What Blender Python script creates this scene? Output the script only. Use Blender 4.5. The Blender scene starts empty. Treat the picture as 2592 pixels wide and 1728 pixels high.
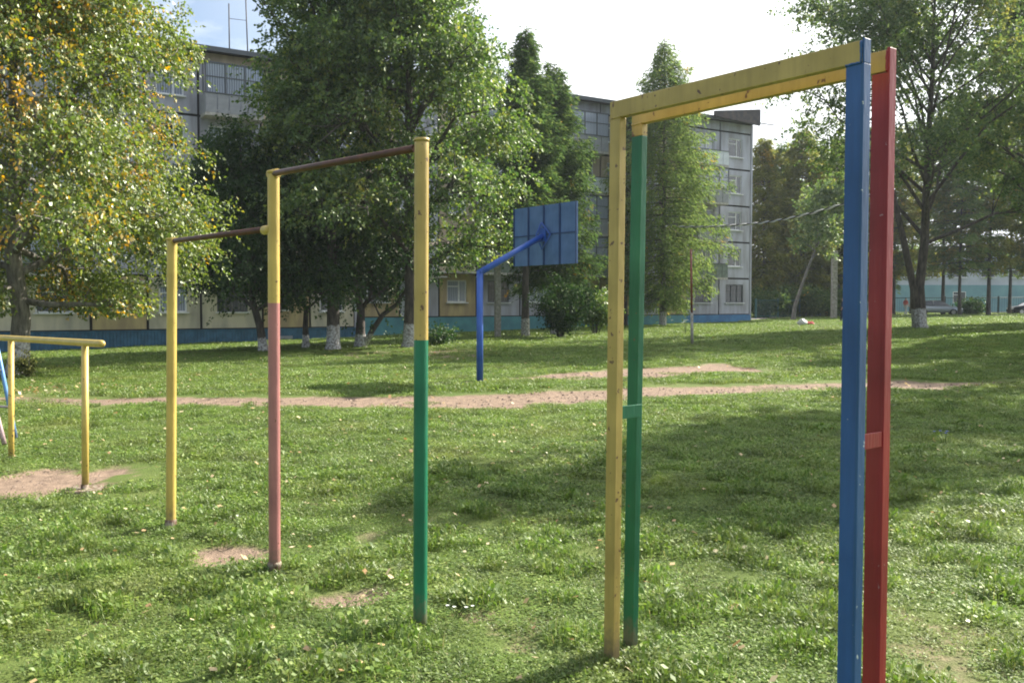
import bpy, math, random
import numpy as np
from mathutils import Vector, Matrix
R = math.radians
rng = np.random.default_rng(7)
random.seed(7)
scene = bpy.context.scene
COL = scene.collection

# ------------------------------------------------------------------ camera, world, sun, exposure
EYE = 1.6
F = 2300.0 / 2592.0
PITCH = math.atan((864 - 770) / 2300.0)
cam_d = bpy.data.cameras.new('camera')
cam_d.sensor_width = 36.0
cam_d.lens = 36.0 * F
cam_d.clip_start = 0.05
cam_d.clip_end = 3000
cam = bpy.data.objects.new('camera', cam_d)
COL.objects.link(cam)
cam.location = (0, 0, EYE)
cam.rotation_euler = (R(90) - PITCH, 0, 0)
scene.camera = cam

SUN_AZ = R(54)          # clockwise from +Y
SUN_EL = R(36)
world = bpy.data.worlds.new('World')
scene.world = world
world.use_nodes = True
wn = world.node_tree.nodes
wl = world.node_tree.links
wn.clear()
w_out = wn.new('ShaderNodeOutputWorld')
w_bg = wn.new('ShaderNodeBackground')
w_bg.inputs['Strength'].default_value = 0.066
w_sky = wn.new('ShaderNodeTexSky')
w_sky.sky_type = 'NISHITA'
w_sky.sun_disc = False
w_sky.sun_elevation = SUN_EL
w_sky.sun_rotation = SUN_AZ
w_sky.air_density = 1.0
w_sky.dust_density = 1.5
w_sky.ozone_density = 1.6
w_tc = wn.new('ShaderNodeTexCoord')
w_map = wn.new('ShaderNodeMapping')
w_map.inputs['Scale'].default_value = (1.0, 1.0, 2.6)
w_map.inputs['Location'].default_value = (0.35, 0.2, 0.4)
w_noise = wn.new('ShaderNodeTexNoise')
w_noise.inputs['Scale'].default_value = 2.2
w_noise.inputs['Detail'].default_value = 7
w_noise.inputs['Roughness'].default_value = 0.55
w_ramp = wn.new('ShaderNodeValToRGB')
w_ramp.color_ramp.elements[0].position = 0.46
w_ramp.color_ramp.elements[1].position = 0.62
w_dot = wn.new('ShaderNodeVectorMath'); w_dot.operation = 'DOT_PRODUCT'
SUNV = Vector((math.sin(SUN_AZ) * math.cos(SUN_EL), math.cos(SUN_AZ) * math.cos(SUN_EL), math.sin(SUN_EL)))
w_dot.inputs[1].default_value = SUNV
w_rng = wn.new('ShaderNodeMapRange')       # cloud veil is thicker and brighter towards the sun
w_rng.inputs['From Min'].default_value = 0.35
w_rng.inputs['From Max'].default_value = 0.80
w_rng.inputs['To Min'].default_value = 0.0
w_rng.inputs['To Max'].default_value = 1.0
w_add = wn.new('ShaderNodeMath'); w_add.operation = 'ADD'; w_add.use_clamp = True
w_cb = wn.new('ShaderNodeMapRange')
w_cb.inputs['From Min'].default_value = -0.2
w_cb.inputs['From Max'].default_value = 0.9
w_cb.inputs['To Min'].default_value = 6.0
w_cb.inputs['To Max'].default_value = 11.0
w_comb = wn.new('ShaderNodeMixRGB'); w_comb.blend_type = 'MULTIPLY'; w_comb.inputs[0].default_value = 1
w_comb.inputs[1].default_value = (0.96, 0.985, 1.0, 1)
w_mix = wn.new('ShaderNodeMixRGB')
wl.new(w_tc.outputs['Generated'], w_map.inputs['Vector'])
wl.new(w_map.outputs['Vector'], w_noise.inputs['Vector'])
wl.new(w_noise.outputs['Fac'], w_ramp.inputs['Fac'])
wl.new(w_tc.outputs['Generated'], w_dot.inputs[0])
wl.new(w_dot.outputs['Value'], w_rng.inputs['Value'])
wl.new(w_dot.outputs['Value'], w_cb.inputs['Value'])
wl.new(w_ramp.outputs['Color'], w_add.inputs[0])
wl.new(w_rng.outputs['Result'], w_add.inputs[1])
wl.new(w_cb.outputs['Result'], w_comb.inputs[2])
wl.new(w_add.outputs[0], w_mix.inputs[0])
wl.new(w_sky.outputs['Color'], w_mix.inputs[1])
wl.new(w_comb.outputs['Color'], w_mix.inputs[2])
wl.new(w_mix.outputs['Color'], w_bg.inputs['Color'])
wl.new(w_bg.outputs['Background'], w_out.inputs['Surface'])

sun_d = bpy.data.lights.new('sun', 'SUN')
sun_d.energy = 5.0
sun_d.angle = R(0.53)
sun_d.color = (1.0, 0.93, 0.80)
sun = bpy.data.objects.new('sun', sun_d)
COL.objects.link(sun)
sun.rotation_euler = (-SUNV).to_track_quat('-Z', 'Y').to_euler()
sun.location = (20, 15, 30)

scene.view_settings.view_transform = 'Standard'
scene.view_settings.look = 'None'
scene.view_settings.gamma = 1
scene.view_settings.exposure = 1.5
scene.view_settings.use_curve_mapping = False
scene.cycles.filter_width = 1.9
scene.cycles.max_bounces = 6
scene.cycles.diffuse_bounces = 3
scene.cycles.transmission_bounces = 4
scene.cycles.transparent_max_bounces = 6

# ------------------------------------------------------------------ measuring helpers (photo viewed 2352 px wide)
SP, CP = math.sin(PITCH), math.cos(PITCH)
def px(u, v, Y):
    xc = (u * 2592 / 2352 - 1296) / 2300.0
    yc = -(v * 2592 / 2352 - 864) / 2300.0
    d = (xc, CP + yc * SP, -SP + yc * CP)
    t = Y / d[1]
    return Vector((d[0] * t, Y, EYE + d[2] * t))

GC = []
for u, v, Y in [(965,1405,4.58),(630,1325,5.58),(392,1212,6.6),(195,1125,7.9),(25,1055,9.5),(1405,1505,4.12),
                (1437,1492,4.27),(1102,878,18),(38,862,22),(605,805,34.5),(765,806,35),(940,795,36),(1207,776,45),
                (1143,770,44.5),(1290,773,44),(1522,750,60),(1588,793,34),(2120,747,42),(2330,760,40),(1727,742,69),(400,797,46.0),
                (0,815,42),(830,786,51),(2200,723,92),(1900,727,75),(2352,722,95),(2200,900,17),(1600,1000,11),
                (2200,1400,4.9),(1000,925,14.5),(1900,1520,3.9),(300,1500,4.2),(2600,720,95),(-300,815,42)]:
    p = px(u, v, Y)
    GC.append((math.atan2(p.x, p.y), math.log(math.hypot(p.x, p.y)), p.z - (0.07 if (u, v) in ((1405, 1505), (1437, 1492)) else 0)))
GC.append((0, math.log(1.5), 0.0)); GC.append((2.2, math.log(3), 0.0)); GC.append((-2.2, math.log(3), 0.0))
GC = np.array(GC)
def ground(x, y):
    x = np.atleast_1d(np.asarray(x, float)); y = np.atleast_1d(np.asarray(y, float))
    sh = x.shape
    x = x.ravel(); y = y.ravel()
    a = np.arctan2(x, y); l = np.log(np.hypot(x, y) + 0.3)
    num = np.zeros_like(a); den = np.zeros_like(a) + 1e-9
    for ga, gl, gz in GC:
        d2 = ((a - ga) / 0.16) ** 2 + ((l - gl) / 0.22) ** 2
        w = np.exp(-0.5 * d2) + 2e-3 / (1 + d2 * 0.2)
        num += w * gz; den += w
    return (num / den).reshape(sh)
def g1(x, y): return float(ground(x, y)[0])
def gpx(u, v):
    """point of the photo (2352 wide) -> point on the ground"""
    best = None
    for Y in np.exp(np.linspace(math.log(2.4), math.log(160), 700)):
        p = px(u, v, Y)
        if p.z <= g1(p.x, p.y):
            return Vector((p.x, p.y, g1(p.x, p.y)))
    return px(u, v, 160)

# smooth value noise for relief / bare patches
def vnoise(x, y, seed=0):
    xi = np.floor(x).astype(int); yi = np.floor(y).astype(int)
    fx = x - xi; fy = y - yi
    fx = fx * fx * (3 - 2 * fx); fy = fy * fy * (3 - 2 * fy)
    def h(a, b):
        n = (a * 374761393 + b * 668265263 + seed * 974634777) & 0x7fffffff
        n = ((n ^ (n >> 13)) * 1274126177) & 0x7fffffff
        return (n ^ (n >> 16)) % 10007 / 10007.0
    return (h(xi, yi) * (1 - fx) + h(xi + 1, yi) * fx) * (1 - fy) + (h(xi, yi + 1) * (1 - fx) + h(xi + 1, yi + 1) * fx) * fy
def fbm(x, y, seed=0, o=4):
    s = 0; a = 1; t = 0
    for i in range(o):
        s = s + a * vnoise(x * 2 ** i, y * 2 ** i, seed + i); t += a; a *= 0.5
    return s / t

PT = [gpx(u, v) for u, v in [(-200,912),(0,912),(300,913),(640,914),(900,908),(1100,905),(1300,896),(1500,889),(1930,880),(2100,878),(2352,877),(2600,874)]]
PB = [gpx(u, v) for u, v in [(-200,926),(0,927),(300,927),(640,931),(900,935),(1100,936),(1300,924),(1500,911),(1930,892),(2100,887),(2352,884),(2600,880)]]
PTx, PTy = [p.x for p in PT], [p.y for p in PT]
PBx, PBy = [p.x for p in PB], [p.y for p in PB]
QT = [gpx(u, v) for u, v in [(1130,871),(1300,856),(1450,846),(1620,837)]]
QB = [gpx(u, v) for u, v in [(1130,873),(1300,868),(1450,871),(1620,856)]]
QTx, QTy = [p.x for p in QT], [p.y for p in QT]
QBx, QBy = [p.x for p in QB], [p.y for p in QB]
PATCH = []
for u0, u1, v0, v1, st in [(-60, 235, 1072, 1138, 1.0), (440, 650, 1238, 1300, 0.85), (650, 905, 1340, 1398, 0.95), (150, 240, 1105, 1140, .8),
                           (1000, 1160, 1395, 1425, .5), (20, 260, 880, 912, .35), (2040, 2160, 868, 895, .7), (1850, 1935, 745, 760, .8), (960, 1120, 800, 822, .5), (760, 930, 806, 822, .6)]:
    a = gpx((u0 + u1) / 2, v0); b = gpx((u0 + u1) / 2, v1); c = gpx(u0, (v0 + v1) / 2); d = gpx(u1, (v0 + v1) / 2)
    PATCH.append(((c.x + d.x) / 2, (a.y + b.y) / 2, abs(d.x - c.x) / 2, abs(a.y - b.y) / 2, st))
def bare(x, y):
    x = np.asarray(x, float); y = np.asarray(y, float)
    n = fbm(x * 1.3, y * 1.3, 3, 4) - 0.5
    n2 = fbm(x * 5.0, y * 5.0, 9, 3) - 0.5
    t = np.interp(x, PTx, PTy); b = np.interp(x, PBx, PBy)
    mid = (t + b) / 2; hw = np.maximum((t - b) / 2, 0.12)
    m = np.clip((1.25 - np.abs(y - mid) / hw + n * 0.8 + n2 * 0.5) * 2.2, 0, 1)
    t = np.interp(x, QTx, QTy); b = np.interp(x, QBx, QBy)
    mid = (t + b) / 2; hw = np.maximum((t - b) / 2, 0.2)
    q = np.clip((1.15 - np.abs(y - mid) / hw + n * 1.6) * 1.6, 0, 1) * ((x > QTx[0]) & (x < QTx[-1] + 1))
    m = np.maximum(m, q * 0.95)
    for cx, cy, rx, ry, st in PATCH:
        d = np.sqrt(((x - cx) / (rx * 1.12)) ** 2 + ((y - cy) / (ry * 1.12)) ** 2)
        m = np.maximum(m, np.clip((1.0 - d + n * 1.7 + n2 * 1.0) * 2.4, 0, 1) * st)
    m = np.maximum(m, np.clip((fbm(x * 1.9 + 31, y * 1.9, 21, 4) - 0.70) * 6, 0, .35))
    return m
def relief(x, y):
    return (fbm(x * 0.8, y * 0.8, 5, 3) - 0.5) * 0.05 + (fbm(x * 4, y * 4, 6, 3) - 0.5) * 0.02 - 0.045 * bare(x, y)

# ------------------------------------------------------------------ materials
def nodes(name):
    m = bpy.data.materials.new(name); m.use_nodes = True
    return m, m.node_tree.nodes, m.node_tree.links, m.node_tree.nodes['Principled BSDF']
def mat(name, col, rough=0.6, metal=0.0, var=0.12, scale=6.0, bump=0.0, col2=None, fac=(0.4, 0.62), spec=0.4, bscale=None, coord='Object', stretch=None):
    m, n, l, b = nodes(name)
    tc = n.new('ShaderNodeTexCoord')
    ns = n.new('ShaderNodeTexNoise'); ns.inputs['Scale'].default_value = scale; ns.inputs['Detail'].default_value = 6
    if stretch:
        ge_ = n.new('ShaderNodeNewGeometry'); mp_ = n.new('ShaderNodeMapping'); mp_.inputs['Scale'].default_value = stretch
        l.new(ge_.outputs['Position'], mp_.inputs['Vector']); l.new(mp_.outputs['Vector'], ns.inputs['Vector'])
    else: l.new(tc.outputs[coord], ns.inputs['Vector'])
    rp = n.new('ShaderNodeValToRGB')
    rp.color_ramp.elements[0].position = fac[0]; rp.color_ramp.elements[1].position = fac[1]
    c2 = col2 if col2 else tuple(c * (1 - var) for c in col)
    rp.color_ramp.elements[0].color = (*c2, 1); rp.color_ramp.elements[1].color = (*col, 1)
    l.new(ns.outputs['Fac'], rp.inputs['Fac'])
    l.new(rp.outputs['Color'], b.inputs['Base Color'])
    b.inputs['Roughness'].default_value = rough; b.inputs['Metallic'].default_value = metal
    b.inputs['Specular IOR Level'].default_value = spec
    if bump:
        n2 = n.new('ShaderNodeTexNoise'); n2.inputs['Scale'].default_value = bscale or scale * 6; n2.inputs['Detail'].default_value = 4
        l.new(tc.outputs[coord], n2.inputs['Vector'])
        bp = n.new('ShaderNodeBump'); bp.inputs['Strength'].default_value = bump; bp.inputs['Distance'].default_value = 0.02
        l.new(n2.outputs['Fac'], bp.inputs['Height']); l.new(bp.outputs['Normal'], b.inputs['Normal'])
    return m
def paint(name, col, chip=(0.12, 0.06, 0.035), chips=0.70, rough=0.38, stain=0.25):
    """old oil paint on steel: brush relief, fading and small chips to rust"""
    m, n, l, b = nodes(name)
    tc = n.new('ShaderNodeTexCoord')
    fade = n.new('ShaderNodeTexNoise'); fade.inputs['Scale'].default_value = 3.0; fade.inputs['Detail'].default_value = 6
    l.new(tc.outputs['Object'], fade.inputs['Vector'])
    r1 = n.new('ShaderNodeValToRGB')
    r1.color_ramp.elements[0].position = 0.3; r1.color_ramp.elements[1].position = 0.7
    r1.color_ramp.elements[0].color = (*[c * (1 - stain) for c in col], 1)
    r1.color_ramp.elements[1].color = (*[min(1, c * 1.06 + 0.01) for c in col], 1)
    l.new(fade.outputs['Fac'], r1.inputs['Fac'])
    cn = n.new('ShaderNodeTexNoise'); cn.inputs['Scale'].default_value = 26; cn.inputs['Detail'].default_value = 5; cn.inputs['Roughness'].default_value = 0.6
    l.new(tc.outputs['Object'], cn.inputs['Vector'])
    r2 = n.new('ShaderNodeValToRGB'); r2.color_ramp.elements[0].position = chips; r2.color_ramp.elements[1].position = chips + 0.02
    l.new(cn.outputs['Fac'], r2.inputs['Fac'])
    mx = n.new('ShaderNodeMixRGB'); l.new(r2.outputs['Color'], mx.inputs[0]); l.new(r1.outputs['Color'], mx.inputs[1]); mx.inputs[2].default_value = (*chip, 1)
    # dirt and rust creeping up from the ground, long drips
    ge = n.new('ShaderNodeNewGeometry'); sx = n.new('ShaderNodeSeparateXYZ'); l.new(ge.outputs['Position'], sx.inputs[0])
    md_ = n.new('ShaderNodeMath'); md_.operation = 'MULTIPLY_ADD'; md_.inputs[1].default_value = 0.45; l.new(cn.outputs['Fac'], md_.inputs[0]); l.new(sx.outputs['Z'], md_.inputs[2])
    dr = n.new('ShaderNodeMapRange'); dr.inputs['From Min'].default_value = 0.36; dr.inputs['From Max'].default_value = 0.20; dr.inputs['To Max'].default_value = 0.75; l.new(md_.outputs[0], dr.inputs['Value'])
    mx2 = n.new('ShaderNodeMixRGB'); l.new(dr.outputs['Result'], mx2.inputs[0]); l.new(mx.outputs['Color'], mx2.inputs[1]); mx2.inputs[2].default_value = (0.15, 0.115, 0.075, 1)
    mpd = n.new('ShaderNodeMapping'); mpd.inputs['Scale'].default_value = (38, 38, 2.2); l.new(tc.outputs['Object'], mpd.inputs['Vector'])
    nd = n.new('ShaderNodeTexNoise'); nd.inputs['Scale'].default_value = 1.0; nd.inputs['Detail'].default_value = 5; l.new(mpd.outputs['Vector'], nd.inputs['Vector'])
    rd_ = n.new('ShaderNodeMapRange'); rd_.inputs['From Min'].default_value = 0.35; rd_.inputs['From Max'].default_value = 0.62; rd_.inputs['To Min'].default_value = 0.90; rd_.inputs['To Max'].default_value = 1.03; l.new(nd.outputs['Fac'], rd_.inputs['Value'])
    hs_ = n.new('ShaderNodeHueSaturation'); l.new(rd_.outputs['Result'], hs_.inputs['Value']); l.new(mx2.outputs['Color'], hs_.inputs['Color'])
    l.new(hs_.outputs['Color'], b.inputs['Base Color'])
    rr_ = n.new('ShaderNodeMapRange'); rr_.inputs['To Min'].default_value = rough + 0.2; rr_.inputs['To Max'].default_value = rough - 0.08; l.new(fade.outputs['Fac'], rr_.inputs['Value']); l.new(rr_.outputs['Result'], b.inputs['Roughness'])
    mp = n.new('ShaderNodeMapping'); mp.inputs['Scale'].default_value = (60, 60, 9)
    l.new(tc.outputs['Object'], mp.inputs['Vector'])
    bn = n.new('ShaderNodeTexNoise'); bn.inputs['Scale'].default_value = 1.6; bn.inputs['Detail'].default_value = 3
    l.new(mp.outputs['Vector'], bn.inputs['Vector'])
    bp = n.new('ShaderNodeBump'); bp.inputs['Strength'].default_value = 0.45; bp.inputs['Distance'].default_value = 0.004
    l.new(bn.outputs['Fac'], bp.inputs['Height']); l.new(bp.outputs['Normal'], b.inputs['Normal'])
    return m
def leafmat(name, cols, gloss=0.10, rough=0.32, trans=0.45, big=None, mottle=0):
    """cols: list of (pos, colour) over the per-leaf random 'tint'; big: (colour, scale, lo, hi) autumn patches in space"""
    m = bpy.data.materials.new(name); m.use_nodes = True
    n = m.node_tree.nodes; l = m.node_tree.links; n.clear()
    out = n.new('ShaderNodeOutputMaterial')
    at = n.new('ShaderNodeAttribute'); at.attribute_name = 'tint'
    rp = n.new('ShaderNodeValToRGB')
    els = rp.color_ramp.elements
    els[0].position = cols[0][0]; els[0].color = (*cols[0][1], 1)
    els[1].position = cols[-1][0]; els[1].color = (*cols[-1][1], 1)
    for p, c in cols[1:-1]:
        e = els.new(p); e.color = (*c, 1)
    l.new(at.outputs['Fac'], rp.inputs['Fac'])
    col = rp.outputs['Color']
    if big:
        ge = n.new('ShaderNodeNewGeometry')
        ns = n.new('ShaderNodeTexNoise'); ns.inputs['Scale'].default_value = big[1]; ns.inputs['Detail'].default_value = 3
        l.new(ge.outputs['Position'], ns.inputs['Vector'])
        ad = n.new('ShaderNodeMath'); ad.operation = 'MULTIPLY_ADD'; ad.inputs[1].default_value = 0.25; 
        l.new(at.outputs['Fac'], ad.inputs[0]); l.new(ns.outputs['Fac'], ad.inputs[2])
        mr = n.new('ShaderNodeMapRange'); mr.inputs['From Min'].default_value = big[2]; mr.inputs['From Max'].default_value = big[3]
        l.new(ad.outputs[0], mr.inputs['Value'])
        mx = n.new('ShaderNodeMixRGB'); l.new(mr.outputs['Result'], mx.inputs[0]); l.new(col, mx.inputs[1]); mx.inputs[2].default_value = (*big[0], 1)
        col = mx.outputs['Color']
    if mottle:   # darker and lighter kinds of turf growing in patches
        g2 = n.new('ShaderNodeNewGeometry'); mo = n.new('ShaderNodeTexNoise'); mo.inputs['Scale'].default_value = mottle; mo.inputs['Detail'].default_value = 5
        l.new(g2.outputs['Position'], mo.inputs['Vector'])
        mr2 = n.new('ShaderNodeMapRange'); mr2.inputs['From Min'].default_value = 0.33; mr2.inputs['From Max'].default_value = 0.64; mr2.inputs['To Min'].default_value = 0.62; mr2.inputs['To Max'].default_value = 1.18
        l.new(mo.outputs['Fac'], mr2.inputs['Value'])
        hv_ = n.new('ShaderNodeHueSaturation'); l.new(mr2.outputs['Result'], hv_.inputs['Value']); l.new(col, hv_.inputs['Color']); col = hv_.outputs['Color']
    df = n.new('ShaderNodeBsdfDiffuse'); tr = n.new('ShaderNodeBsdfTranslucent'); gl = n.new('ShaderNodeBsdfGlossy')
    gl.inputs['Roughness'].default_value = rough; gl.inputs['Color'].default_value = (0.9, 0.95, 0.85, 1)
    hs = n.new('ShaderNodeHueSaturation'); hs.inputs['Saturation'].default_value = 1.1; hs.inputs['Value'].default_value = 1.5
    l.new(col, df.inputs['Color']); l.new(col, hs.inputs['Color']); l.new(hs.outputs['Color'], tr.inputs['Color'])
    m1 = n.new('ShaderNodeMixShader'); m1.inputs[0].default_value = trans
    l.new(df.outputs[0], m1.inputs[1]); l.new(tr.outputs[0], m1.inputs[2])
    lw = n.new('ShaderNodeLayerWeight'); lw.inputs['Blend'].default_value = 0.25
    mm = n.new('ShaderNodeMath'); mm.operation = 'MULTIPLY_ADD'; mm.inputs[1].default_value = gloss * 0.9; mm.inputs[2].default_value = gloss * 0.4
    l.new(lw.outputs['Fresnel'], mm.inputs[0])
    m2 = n.new('ShaderNodeMixShader')
    l.new(mm.outputs[0], m2.inputs[0]); l.new(m1.outputs[0], m2.inputs[1]); l.new(gl.outputs[0], m2.inputs[2])
    l.new(m2.outputs[0], out.inputs['Surface'])
    return m

def bark(name, c1, c2, white_h=0.0, scale=5):
    m, n, l, b = nodes(name)
    tc = n.new('ShaderNodeTexCoord')
    mp = n.new('ShaderNodeMapping'); mp.inputs['Scale'].default_value = (scale * 2, scale * 2, scale * 0.5)
    l.new(tc.outputs['Object'], mp.inputs['Vector'])
    ns = n.new('ShaderNodeTexNoise'); ns.inputs['Scale'].default_value = 1.0; ns.inputs['Detail'].default_value = 7; ns.inputs['Roughness'].default_value = 0.65
    l.new(mp.outputs['Vector'], ns.inputs['Vector'])
    rp = n.new('ShaderNodeValToRGB'); rp.color_ramp.elements[0].position = 0.35; rp.color_ramp.elements[1].position = 0.68
    rp.color_ramp.elements[0].color = (*c1, 1); rp.color_ramp.elements[1].color = (*c2, 1)
    l.new(ns.outputs['Fac'], rp.inputs['Fac'])
    col = rp.outputs['Color']
    if white_h:
        sx = n.new('ShaderNodeSeparateXYZ'); l.new(tc.outputs['Object'], sx.inputs[0])
        ad = n.new('ShaderNodeMath'); ad.operation = 'MULTIPLY_ADD'; ad.inputs[1].default_value = 0.35; l.new(ns.outputs['Fac'], ad.inputs[0]); l.new(sx.outputs['Z'], ad.inputs[2])
        mr = n.new('ShaderNodeMapRange'); mr.inputs['From Min'].default_value = white_h + 0.20; mr.inputs['From Max'].default_value = white_h + 0.14
        l.new(ad.outputs[0], mr.inputs['Value'])
        n3 = n.new('ShaderNodeTexNoise'); n3.inputs['Scale'].default_value = 14; n3.inputs['Detail'].default_value = 5; l.new(tc.outputs['Object'], n3.inputs['Vector'])
        r3 = n.new('ShaderNodeValToRGB'); r3.color_ramp.elements[0].position = 0.38; r3.color_ramp.elements[1].position = 0.62
        r3.color_ramp.elements[0].color = (0.20, 0.18, 0.165, 1); r3.color_ramp.elements[1].color = (0.55, 0.54, 0.55, 1)
        l.new(n3.outputs['Fac'], r3.inputs['Fac'])
        mx = n.new('ShaderNodeMixRGB'); l.new(mr.outputs['Result'], mx.inputs[0]); l.new(col, mx.inputs[1]); l.new(r3.outputs['Color'], mx.inputs[2])
        col = mx.outputs['Color']
    l.new(col, b.inputs['Base Color']); b.inputs['Roughness'].default_value = 0.85
    bp = n.new('ShaderNodeBump'); bp.inputs['Strength'].default_value = 0.7; bp.inputs['Distance'].default_value = 0.03
    l.new(ns.outputs['Fac'], bp.inputs['Height']); l.new(bp.outputs['Normal'], b.inputs['Normal'])
    return m

M = {}
M['yellow'] = paint('yellow_paint', (0.58, 0.42, 0.10), chips=0.67, stain=0.32)
M['yellow2'] = paint('golden_yellow_paint', (0.46, 0.33, 0.09), chips=0.635, stain=0.35)
M['green'] = paint('green_paint', (0.0, 0.155, 0.075), chips=0.69, stain=0.35)
M['green2'] = paint('dark_green_paint', (0.0, 0.12, 0.055), chips=0.69, stain=0.3)
M['blue'] = paint('blue_paint', (0.014, 0.080, 0.27), chip=(0.35, 0.4, 0.42), chips=0.685, stain=0.3)
M['blue_edge'] = paint('chipped_blue_paint', (0.012, 0.075, 0.22), chip=(0.45, 0.5, 0.5), chips=0.66)
M['red'] = paint('red_paint', (0.29, 0.012, 0.018), chip=(0.40, 0.24, 0.24), chips=0.69, stain=0.3)
M['pink'] = paint('faded_pink_paint', (0.40, 0.165, 0.155), chips=0.68, stain=0.35)
M['lightpink'] = paint('pale_pink_paint', (0.6, 0.42, 0.46), chips=0.72)
M['lightblue'] = paint('light_blue_paint', (0.12, 0.30, 0.62), chips=0.70)
M['bar'] = mat('brown_steel_bar', (0.11, 0.048, 0.035), 0.35, 0.0, scale=14, col2=(0.07, 0.035, 0.028))
M['hoopblue'] = paint('hoop_blue_paint', (0.022, 0.095, 0.42), chips=0.77)
M['board'] = paint('faded_blue_board_paint', (0.075, 0.155, 0.35), chips=0.74, rough=0.55)
M['groove'] = mat('dark_blue_rib', (0.02, 0.05, 0.15), 0.6)
M['rust'] = mat('rusty_weathered_steel', (0.30, 0.26, 0.20), 0.8, 0.0, scale=25, col2=(0.10, 0.05, 0.03), bump=0.5)
M['stone'] = mat('weathered_concrete', (0.36, 0.34, 0.31), 0.9, 0, scale=7, col2=(0.22, 0.21, 0.18), bump=0.5)
M['panel_white'] = mat('pale_lilac_panel', (0.43, 0.44, 0.52), 0.9, scale=1.6, col2=(0.27, 0.26, 0.29), fac=(0.3, 0.62), bump=0.3, bscale=30, stretch=(1.2, 1.2, 0.28))
M['panel_beige'] = mat('beige_panel', (0.46, 0.37, 0.28), 0.9, scale=1.6, col2=(0.30, 0.25, 0.20), fac=(0.3, 0.6), bump=0.3, bscale=30, stretch=(1.2, 1.2, 0.28))
M['panel_cream'] = mat('cream_panel', (0.55, 0.50, 0.38), 0.9, scale=1.4, col2=(0.32, 0.30, 0.25), fac=(0.3, 0.62), bump=0.3, bscale=30, stretch=(1.2, 1.2, 0.28))
M['panel_ochre'] = mat('ochre_brick_panel', (0.48, 0.38, 0.20), 0.9, scale=2, col2=(0.36, 0.28, 0.17), bump=0.4, bscale=30, stretch=(1.2, 1.2, 0.28))
M['joint'] = mat('tarred_joint', (0.030, 0.027, 0.030), 0.85)
M['plinth_blue'] = mat('blue_plinth_boards', (0.055, 0.15, 0.25), 0.75, scale=2.5, col2=(0.04, 0.11, 0.18), bump=0.3)
M['plinth_turq'] = mat('turquoise_plinth', (0.10, 0.29, 0.33), 0.8, scale=1.5, col2=(0.08, 0.22, 0.27), bump=0.3)
M['plinth_azure'] = mat('azure_plinth', (0.06, 0.20, 0.40), 0.8, scale=1.5, col2=(0.05, 0.15, 0.32), bump=0.3)
M['frame_white'] = mat('white_window_frame', (0.75, 0.76, 0.78), 0.5, scale=8, var=0.15)
M['frame_dark'] = mat('dark_window_frame', (0.10, 0.11, 0.13), 0.6, scale=8)
M['roofdark'] = mat('dark_roof_slate', (0.06, 0.055, 0.065), 0.9, scale=3, col2=(0.10, 0.08, 0.08), bump=0.4)
M['balc_green'] = mat('grey_green_balcony_sheet', (0.16, 0.20, 0.17), 0.7, scale=4, col2=(0.11, 0.14, 0.12))
M['balc_white'] = mat('white_balcony_sheet', (0.62, 0.66, 0.72), 0.6, scale=4)
M['balc_grey'] = mat('grey_balcony_sheet', (0.30, 0.31, 0.34), 0.7, scale=4)
M['slab'] = mat('concrete_slab', (0.50, 0.48, 0.45), 0.9, scale=5, col2=(0.35, 0.33, 0.31))
M['turqwall'] = mat('turquoise_plaster', (0.17, 0.32, 0.36), 0.9, scale=0.6, col2=(0.14, 0.27, 0.32))
M['palewall'] = mat('pale_plaster', (0.46, 0.48, 0.56), 0.9, scale=0.6, col2=(0.40, 0.42, 0.50))
M['fence_dark'] = mat('dark_green_fence_steel', (0.018, 0.045, 0.045), 0.6)
M['fence_teal'] = mat('teal_fence_steel', (0.03, 0.10, 0.10), 0.6)
M['asphalt'] = mat('pale_worn_path', (0.33, 0.30, 0.29), 0.95, scale=3, col2=(0.24, 0.22, 0.21), bump=0.4)
M['wire'] = mat('cable_grey', (0.62, 0.60, 0.60), 0.6)
M['wire_dark'] = mat('cable_dark', (0.04, 0.04, 0.045), 0.6)
M['tyre'] = mat('tyre_rubber', (0.015, 0.015, 0.016), 0.85)
M['chrome'] = mat('grey_wheel_rim', (0.5, 0.5, 0.52), 0.3, 0.8)
M['carsilver'] = mat('silver_car_paint', (0.42, 0.45, 0.48), 0.25, 0.5, var=.05)
M['cardark'] = mat('dark_car_paint', (0.02, 0.022, 0.03), 0.22, 0.3, var=.05)
M['lamp'] = mat('lamp_glass', (0.8, 0.8, 0.8), 0.1)
M['taillamp'] = mat('red_lamp_glass', (0.4, 0.02, 0.02), 0.2)
M['bag_white'] = mat('white_plastic_bag', (0.75, 0.75, 0.76), 0.45, scale=20, var=0.25)
M['bag_red'] = mat('red_plastic', (0.5, 0.02, 0.03), 0.4)
M['skin'] = mat('skin', (0.45, 0.26, 0.19), 0.6)
M['hair'] = mat('brown_hair', (0.06, 0.03, 0.02), 0.7)
M['navy'] = mat('navy_cloth', (0.02, 0.03, 0.07), 0.9)
M['redcloth'] = mat('coral_cloth', (0.55, 0.12, 0.10), 0.9)
M['greycloth'] = mat('pale_grey_cloth', (0.5, 0.5, 0.52), 0.9)
M['petal'] = mat('blue_petal', (0.15, 0.2, 0.7), 0.7)
M['wpetal'] = mat('white_petal', (0.75, 0.78, 0.7), 0.7)
m, n, l, b = nodes('window_glass')
b.inputs['Base Color'].default_value = (0.035, 0.045, 0.06, 1); b.inputs['Roughness'].default_value = 0.07; b.inputs['Specular IOR Level'].default_value = 0.9
M['glass'] = m
m, n, l, b = nodes('curtained_window_glass')
tcx = n.new('ShaderNodeTexCoord'); wv = n.new('ShaderNodeTexWave'); wv.inputs['Scale'].default_value = 2.6; wv.inputs['Distortion'].default_value = 1.5
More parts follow.
